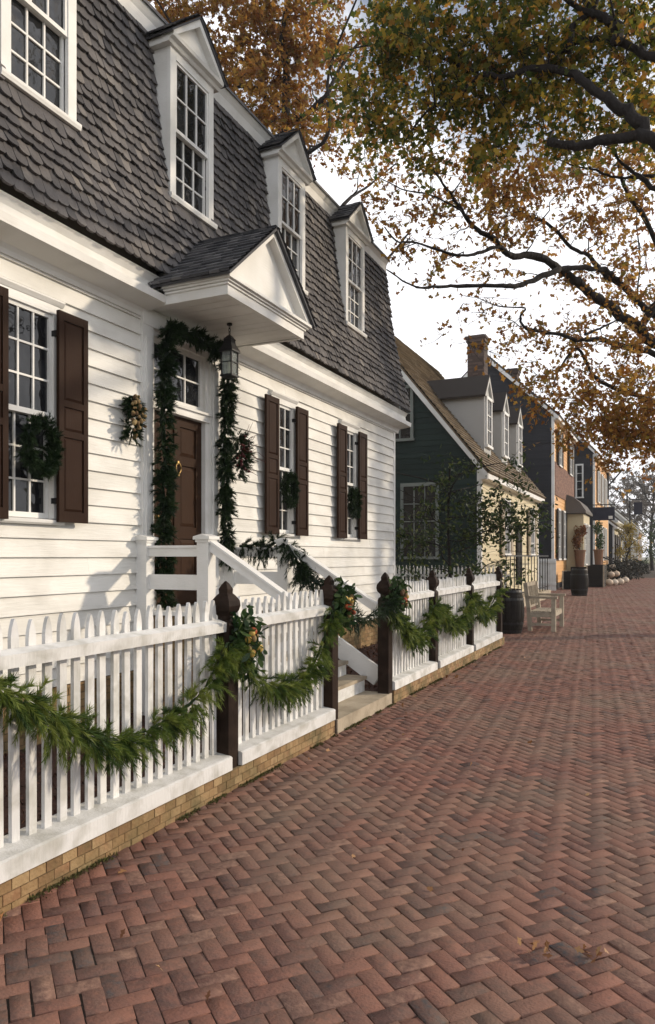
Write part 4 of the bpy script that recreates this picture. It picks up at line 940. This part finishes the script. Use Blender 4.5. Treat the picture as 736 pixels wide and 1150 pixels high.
# ------------------------------------------------------------------ trees
def oak(name, label, limbs, clumps, leafmat, leafsize, per, group=None, twigr=.012, shape=LEAF1, seed=1, trunkname='trunk', cat='tree', droop=.3, barkm=BARK, tw=4, lj=.075):
    rs = random.Random(seed)
    base = limbs[0][0][0]; root = empty(name, base, label, cat, group)
    mb = MB(); pts = []
    for i, (pth, r0, r1) in enumerate(limbs):
        sp = smooth_path(pth, 5); n = len(sp); rr = [r0+(r1-r0)*k/(n-1) for k in range(n)]
        rr = [q*rs.uniform(.85,1.17) for q in rr]; sp = [p+Vector((rs.gauss(0,1),rs.gauss(0,1),rs.gauss(0,1)))*q*.22 for p, q in zip(sp, rr)]
        mb.tube(sp, rr, 10 if r0 > .08 else 6)
        if i > 0 or True:
            for p, q in zip(sp, rr):
                if p.z > 2.6: pts.append((p, q))
    mb.build('trunk', barkm, root, True)
    tb = MB(); C = []; PP = np.array([tuple(p[0]) for p in pts])
    for (c, rad, cnt, dens) in clumps:
        c = Vector(c); subs = []
        for k in range(cnt):
            v = Vector((rs.gauss(0,1), rs.gauss(0,1), rs.gauss(0,1)*.75)); q = c+v*rad*.5; subs.append(q)
            d = np.linalg.norm(PP-np.array(q), axis=1); j = int(np.argmin(d+np.array([rs.random()*.35 for _ in range(len(d))]) if len(d) < 60 else d)); s_ = pts[j][0]
            L = (q-s_).length
            r0 = min(pts[j][1]*.6, twigr*(1+L*.35))
            path = jitter_path(s_, q, tw, .07, rs); path = [p+Vector((0,0,math.sin(PI*i/tw)*L*.06)) for i, p in enumerate(path)]
            tb.tube(path, [r0+(.003-r0)*i/tw for i in range(tw+1)], 5, cap=False)
            PP = np.vstack([PP, np.array([tuple(path[tw//2])])]); pts.append((path[tw//2], r0*.6))
            for e in range(3):
                q2 = q+Vector((rs.gauss(0,1), rs.gauss(0,1), rs.gauss(0,1)*.6))*.30; tb.tube(jitter_path(path[-2], q2, 2, .08, rs), [.005,.004,.002], 4, cap=False)
                m = int(per*dens*rs.uniform(.4,1.5))
                if m:
                    tt = np.array([rs.random() for _ in range(m)])**.6
                    L0 = np.array(path[-2]); L1 = np.array(q2)
                    C.append(L0+(L1-L0)*tt[:,None]+NR.normal(size=(m,3))*lj)
    tb.build('twigs', barkm, root, True)
    C = np.concatenate(C)
    leaves('crown', C, leafsize, leafmat, root, shape, droop=droop)
    return root
def tocrop(lst, ox, oy, sc, t0, t1):
    n = len(lst); return [at(ox+x/sc, oy+y/sc, t0+(t1-t0)*i/max(1, n-1)) for i, (x, y) in enumerate(lst)]
# tree C : orange tree with visible arching limbs (trunk across the pavement)
tc0 = Vector((3.4, 19.0, -.02)); tcf = Vector((2.9, 18.7, 4.4)); tct = Vector((2.6, 18.5, 9.5))
c2 = lambda l, a, b_: tocrop(l, 400, 200, 2.19, a, b_)
LC = [([tc0, Vector((3.2,18.9,2.0)), tcf, Vector((2.8,18.6,7)), tct], .34, .16),
      ([tcf]+c2([(900,470),(736,405),(700,370),(640,330),(590,290),(545,255),(500,225),(440,190),(380,190),(340,150),(290,120),(260,80),(215,15),(190,-20)], 17, 12.5), .14, .012),
      (c2([(500,225),(460,240),(400,265),(360,265),(250,265),(190,268),(140,265),(75,225)], 14.2, 12.6), .06, .012),
      (c2([(380,190),(350,170),(300,185),(250,190),(150,160),(100,155),(70,120)], 13.7, 12.2), .04, .01),
      ([Vector((2.8,18.6,6.0))]+c2([(860,400),(736,335),(690,300),(650,260),(610,235),(570,190),(530,170),(470,110),(400,80),(340,20)], 17, 14.5), .10, .010),
      (c2([(655,262),(620,232),(580,222),(530,222),(500,225)], 16, 14.3), .06, .05),
      ([tcf]+c2([(900,500),(736,433),(680,415),(630,405),(600,395),(550,400),(500,385),(420,370),(405,340),(415,320),(350,315),(290,290)], 17, 13.5), .075, .006),
      (c2([(560,385),(600,370),(640,350)], 15, 15), .03, .012),
      ([Vector((3.0,18.8,3.6))]+c2([(860,580),(736,550),(680,530),(620,510),(580,480),(545,420),(500,470),(480,530)], 17.5, 15), .085, .008),
      (c2([(690,300),(698,200),(690,100),(700,20)], 16, 16.5), .02, .01),
      (c2([(700,370),(760,250),(720,120),(660,20),(640,-60)], 16.5, 15), .09, .02),
      (c2([(260,80),(180,40),(120,30),(60,0)], 12.8, 12.2), .02, .008)]
KC = []
def cz(px, py, t, r, n, d): KC.append((at(px, py, t), r, n, d))
cz(575,205,14.5,1.2,24,1.3); cz(530,235,14,1.2,14,.6); cz(620,215,15,1.3,16,.8); cz(480,260,13.4,1.0,12,.4); cz(470,215,13.4,1.0,12,.4); cz(510,215,13.4,1.2,12,.45); cz(465,285,13.4,.6,5,.3)
cz(520,305,14,1.3,12,.35); cz(600,290,15,1.5,12,.4); cz(680,290,15.5,1.5,20,.8); cz(700,220,15.5,1.5,24,.9); cz(725,330,16,1.5,22,1.0); cz(700,380,16,1.5,18,.9); cz(650,380,15.5,1.2,10,.5)
cz(560,385,14.5,1.2,9,.3); cz(610,410,15,1.2,14,.6); cz(690,440,16,1.3,26,1.0); cz(725,465,16,1.2,30,1.3); cz(650,455,15.5,1.0,16,.8); cz(705,490,16,.9,20,1.2); cz(725,495,16,.7,12,1.1); cz(640,475,15.5,.9,10,.6); cz(605,460,15,.8,7,.4); cz(725,512,16,.5,6,.6)
cz(650,180,15,1.6,18,.9); cz(450,180,14,1.0,14,.7)
for v in ((3,18,11),(5,20,9),(2.5,21,12),(4.5,22,8.5)): KC.append((Vector(v), 3.0, 20, 1.0))  # crown clumps out of view, added so dappled shadow falls on the ground
oak('oak_tree', 'orange leaved oak with long bare limbs arching over the street', LC, KC, LEAF_O, .115, 15, 'oaks leaning over the street', seed=5)
# tree B : nearer, darker, olive leaves, heavy limbs
c1 = lambda l, a, b_: tocrop(l, 360, 0, 1.957, a, b_)
tb0 = Vector((3.4, 4.0, -.02)); tbf = Vector((2.9, 4.6, 4.6))
LB = [([tb0, Vector((3.3,4.1,2.2)), tbf, Vector((2.7,4.9,7.0)), Vector((2.6,5.2,11.0))], .36, .2),
      ([tbf, Vector((1.7,7,5.2))]+c1([(900,400),(736,310),(690,300),(620,308),(560,322),(497,312)], 8.9, 9.6), .085, .05),
      ([Vector((2.8,4.75,5.6)), Vector((1.6,7,6.3))]+c1([(860,370),(736,310),(700,270),(650,230),(600,200),(560,165),(480,150),(400,170),(350,165),(300,215),(240,240),(200,290),(178,320)], 8.9, 10.5), .095, .006),
      ([Vector((2.7,4.9,6.6)), Vector((1.6,7,7.2))]+c1([(900,170),(736,128),(690,105),(620,85),(560,95),(525,115),(460,100),(380,110)], 9.0, 10.5), .085, .008),
      (c1([(655,60),(640,45),(600,30),(570,20),(530,-10),(490,-40)], 9.3, 10), .06, .02),
      (c1([(655,92),(650,60),(610,30),(580,0),(560,-60)], 9.3, 10), .07, .03),
      (c1([(545,115),(555,60),(600,20),(620,-40)], 9.7, 9.7), .05, .02),
      (c1([(800,430),(736,415),(700,385),(655,350),(640,300)], 10.5, 11), .05, .01),
      (c1([(736,385),(690,390),(640,388),(600,372),(560,365),(510,345)], 11, 11.5), .03, .006),
      (c1([(350,165),(280,130),(200,120),(120,100),(60,110)], 10.2, 11), .03, .008)]
KC = []
for (px, py, t, r, n, d) in ((452,68,10.8,1.0,20,1.3),(420,115,11,.9,18,1.1),(470,40,10.5,1.2,26,1.5),(480,100,10.5,1.2,26,1.5),(540,60,10.2,1.3,28,1.5),(540,120,10.3,1.2,26,1.5),(600,40,10,1.3,26,1.5),(610,100,10.2,1.2,26,1.4),(670,60,10.2,1.3,28,1.5),(680,110,10.5,1.2,22,1.3),(725,40,10,1.2,22,1.5),(730,100,10.5,1.1,18,1.2),(440,150,10.8,.8,12,.9),(500,152,10.4,.7,12,1.0),(570,145,10.4,.7,12,1.0),(420,165,12,.6,10,.7),(640,10,10,1.3,22,1.5),(560,0,10,1.3,24,1.5),(480,-10,10.2,1.3,20,1.4),(470,10,10.6,.7,8,.9),(700,-30,10,1.4,24,1.5),(710,185,11.2,.9,8,.5)):
    KC.append((at(px, py, t), r*.9, max(5, int(n*.66)), d))
for v in ((3.5,5,11),(4.8,4,9),(3.0,6.5,10.5)): KC.append((Vector(v), 2.8, 18, 1.1))  # unseen part of the crown, put in to dapple the paving with shade
oak('oak_tree', 'dark olive leaved oak filling the top right, with heavy black limbs', LB, KC, LEAF_G, .115, 12, 'oaks leaning over the street', seed=9)
# tree A : behind the house
ta = Vector((-10.8, 19.6, -.05))
LA = [([ta, ta+Vector((.1,0,5)), ta+Vector((0,-.2,9.5)), ta+Vector((.3,0,14)), ta+Vector((.2,.2,18))], .34, .08)]
for k in range(11):
    a = k*2.4; z = 8+k*.8; p = ta+Vector((.1,0,z)); q = p+Vector((math.cos(a)*4.2, math.sin(a)*4.2, 2.5+R.random()*2)); LA.append((jitter_path(p, q, 4, .05), .085, .02))
KC = []
for (px, py, t, r, n, d) in ((310,40,22,2.6,44,1.4),(250,30,22,2.6,44,1.4),(335,60,22,1.9,30,1.3),(290,100,22,2.2,34,1.2),(350,120,22,1.8,20,.8),(320,165,22,1.8,18,.7),(290,150,22,1.3,14,.8),(200,0,22,2.6,36,1.4),(325,10,22,2.0,26,1.3),(280,-40,22,3,44,1.4),(160,-10,23,2.2,26,1.4),(320,-60,22,2.4,26,1.3),(388,150,22,1.5,16,.8),(250,90,22,2,20,1.3)):
    KC.append((at(px, py, t), r, n, d))
oak('oak_tree', 'dense russet oak rising behind the roof of the white house', LA, KC, LEAF_O, .16, 15, None, twigr=.03, seed=3)
# small evergreen tree before the green house
td = Vector((-4.35, 15.7, 0)); LD = [([td, td+Vector((.03,0,1.2)), td+Vector((-.02,.05,2.4)), td+Vector((.03,0,3.6))], .05, .018)]
for k in range(14):
    a = k*2.4; z = 1.1+k*.17; p = td+Vector((0,0,z)); q = p+Vector((math.cos(a)*1.5, math.sin(a)*1.3, .25+.35*R.random())); LD.append((jitter_path(p, q, 3, .06), .018, .006))
KC = [(td+Vector((R.uniform(-1.1,1.4), R.uniform(-1,1), R.uniform(.9,3.6))), .6, 4, .6) for _ in range(26)]+[(at(590,590,16), .5, 8, 1.2), (at(570,600,16), .5, 8, 1), (at(530,600,16), .6, 8, .8), (at(545,575,16), .6, 8, .8), (at(490,600,16), .6, 8, .8),(at(500,560,16), .6, 8, .8)]
oak('small_tree', 'slim dark evergreen tree before the dark green gable', LD, KC, LEAF_H, .10, 12, None, twigr=.006, shape=LEAF2, seed=4)
# far trees
def far_tree(x, y, h, r, mat, label, group, n, size, seed, per=10):
    b0 = Vector((x,y,-.1)); rs = random.Random(seed); L = [([b0, b0+Vector((rs.uniform(-.3,.3),0,h*.3)), b0+Vector((rs.uniform(-.4,.4),0,h*.7)), b0+Vector((0,0,h))], h*.018, .04)]
    for k in range(12):
        a = k*2.4; z = h*(.28+.05*k); p = b0+Vector((0,0,z)); q = p+Vector((math.cos(a)*r*.8, math.sin(a)*r*.8, h*.2)); L.append((jitter_path(p, q, 4, .06, rs), h*.007, .02))
    K = []
    for i in range(n):
        a = rs.uniform(0, 2*PI); zz = rs.uniform(.3,1.0); rr = r*math.sqrt(rs.random())*math.sin(PI*min(1, .15+zz*.8)); K.append((b0+Vector((math.cos(a)*rr, math.sin(a)*rr, h*zz)), r*.45, 5, 1))
    return oak('bare_tree', label, L, K, mat, size, per, group, twigr=.03, shape=LEAF2, seed=seed, tw=3)
FG = 'grey bare trees at the end of the street'
far_tree(-1.6, 92, 12, 3.6, LEAF_D, 'grey near-bare tree closing the far end of the street', FG, 34, .28, 21)
far_tree(-5.5, 125, 15, 5, LEAF_D, 'tall grey near-bare tree behind the far grey house', FG, 34, .34, 22)
far_tree(3.5, 110, 15, 5, LEAF_D, 'tall grey near-bare tree at the right end of the far street', FG, 34, .34, 23)
far_tree(-11, 140, 17, 6, LEAF_D, 'grey near-bare tree behind the small pale house', FG, 30, .36, 24)
t_ = far_tree(-3.0, 63.5, 4.2, 1.3, LEAF_Y, 'small yellow leaved tree on the far pavement', None, 18, .16, 25, 7); t_.name = 'small_tree'
far_tree(-.9, 72, 4.5, 1.5, LEAF_S, 'small green tree at the right of the far street', None, 16, .18, 26, 7).name = 'small_tree'
# ------------------------------------------------------------------ light
EL = math.radians(21); AZ = Vector((.80, .60, 0)).normalized()
to = Vector((AZ.x*math.cos(EL), AZ.y*math.cos(EL), math.sin(EL)))
sd = bpy.data.lights.new('sun', 'SUN'); sd.energy = 3.2; sd.angle = math.radians(2.0); sd.color = (1, .84, .64)
so = bpy.data.objects.new('sun', sd); COL.objects.link(so); so.location = (0,0,30); so.rotation_euler = to.to_track_quat('Z', 'Y').to_euler()
w = bpy.data.worlds.new('World'); scn.world = w; w.use_nodes = True; nt = w.node_tree; bg = nt.nodes['Background']
sky = N(nt, 'ShaderNodeTexSky'); sky.sky_type = 'NISHITA'; sky.sun_disc = False; sky.sun_elevation = EL; sky.sun_rotation = math.atan2(to.x, to.y)
sky.dust_density = 2.0; sky.air_density = 1.0; sky.ozone_density = 1.5
tc = N(nt, 'ShaderNodeTexCoord'); mp = N(nt, 'ShaderNodeMapping'); mp.inputs['Scale'].default_value = (1,1,2.6); nt.links.new(tc.outputs['Generated'], mp.inputs[0])
nz = N(nt, 'ShaderNodeTexNoise'); nz.inputs['Scale'].default_value = 3.2; nz.inputs['Detail'].default_value = 8; nz.inputs['Roughness'].default_value = .55; nt.links.new(mp.outputs[0], nz.inputs['Vector'])
sx = N(nt, 'ShaderNodeSeparateXYZ'); nt.links.new(tc.outputs['Generated'], sx.inputs[0])
zr_ = N(nt, 'ShaderNodeMapRange'); nt.links.new(sx.outputs['Z'], zr_.inputs[0]); zr_.inputs[1].default_value = .30; zr_.inputs[2].default_value = .62; zr_.inputs[3].default_value = .22; zr_.inputs[4].default_value = -.07
ad_ = N(nt, 'ShaderNodeMath', operation='ADD'); nt.links.new(nz.outputs['Fac'], ad_.inputs[0]); nt.links.new(zr_.outputs[0], ad_.inputs[1])
cf = ramp(nt, [(.15,.15,.15), (1,1,1)], ad_.outputs[0], (.38,.56))
cl = mixc(nt, sky.outputs[0], (12.6,12.6,13.0), cf); nt.links.new(cl, bg.inputs['Color']); bg.inputs['Strength'].default_value = .11
scn.view_settings.view_transform = 'Standard'; scn.view_settings.look = 'None'; scn.view_settings.gamma = 1; scn.view_settings.exposure = 0.0
scn.cycles.use_denoising = True; scn.cycles.max_bounces = 6; scn.cycles.transparent_max_bounces = 8
scn.cycles.sample_clamp_indirect = 6

# air
b = MB(); b.box(-300, 300, -40, 900, -1.5, 60, .5)
m = bpy.data.materials.new('haze_air'); m.use_nodes = True; nt = m.node_tree; nt.nodes.clear()
o_ = nt.nodes.new('ShaderNodeOutputMaterial'); v_ = nt.nodes.new('ShaderNodeVolumePrincipled'); v_.inputs['Density'].default_value = .0006; v_.inputs['Color'].default_value = (.93,.94,.96,1); v_.inputs['Anisotropy'].default_value = .2
nt.links.new(v_.outputs[0], o_.inputs['Volume'])
tag(b.build('haze', m), kind='stuff')
scn.cycles.volume_bounces = 0
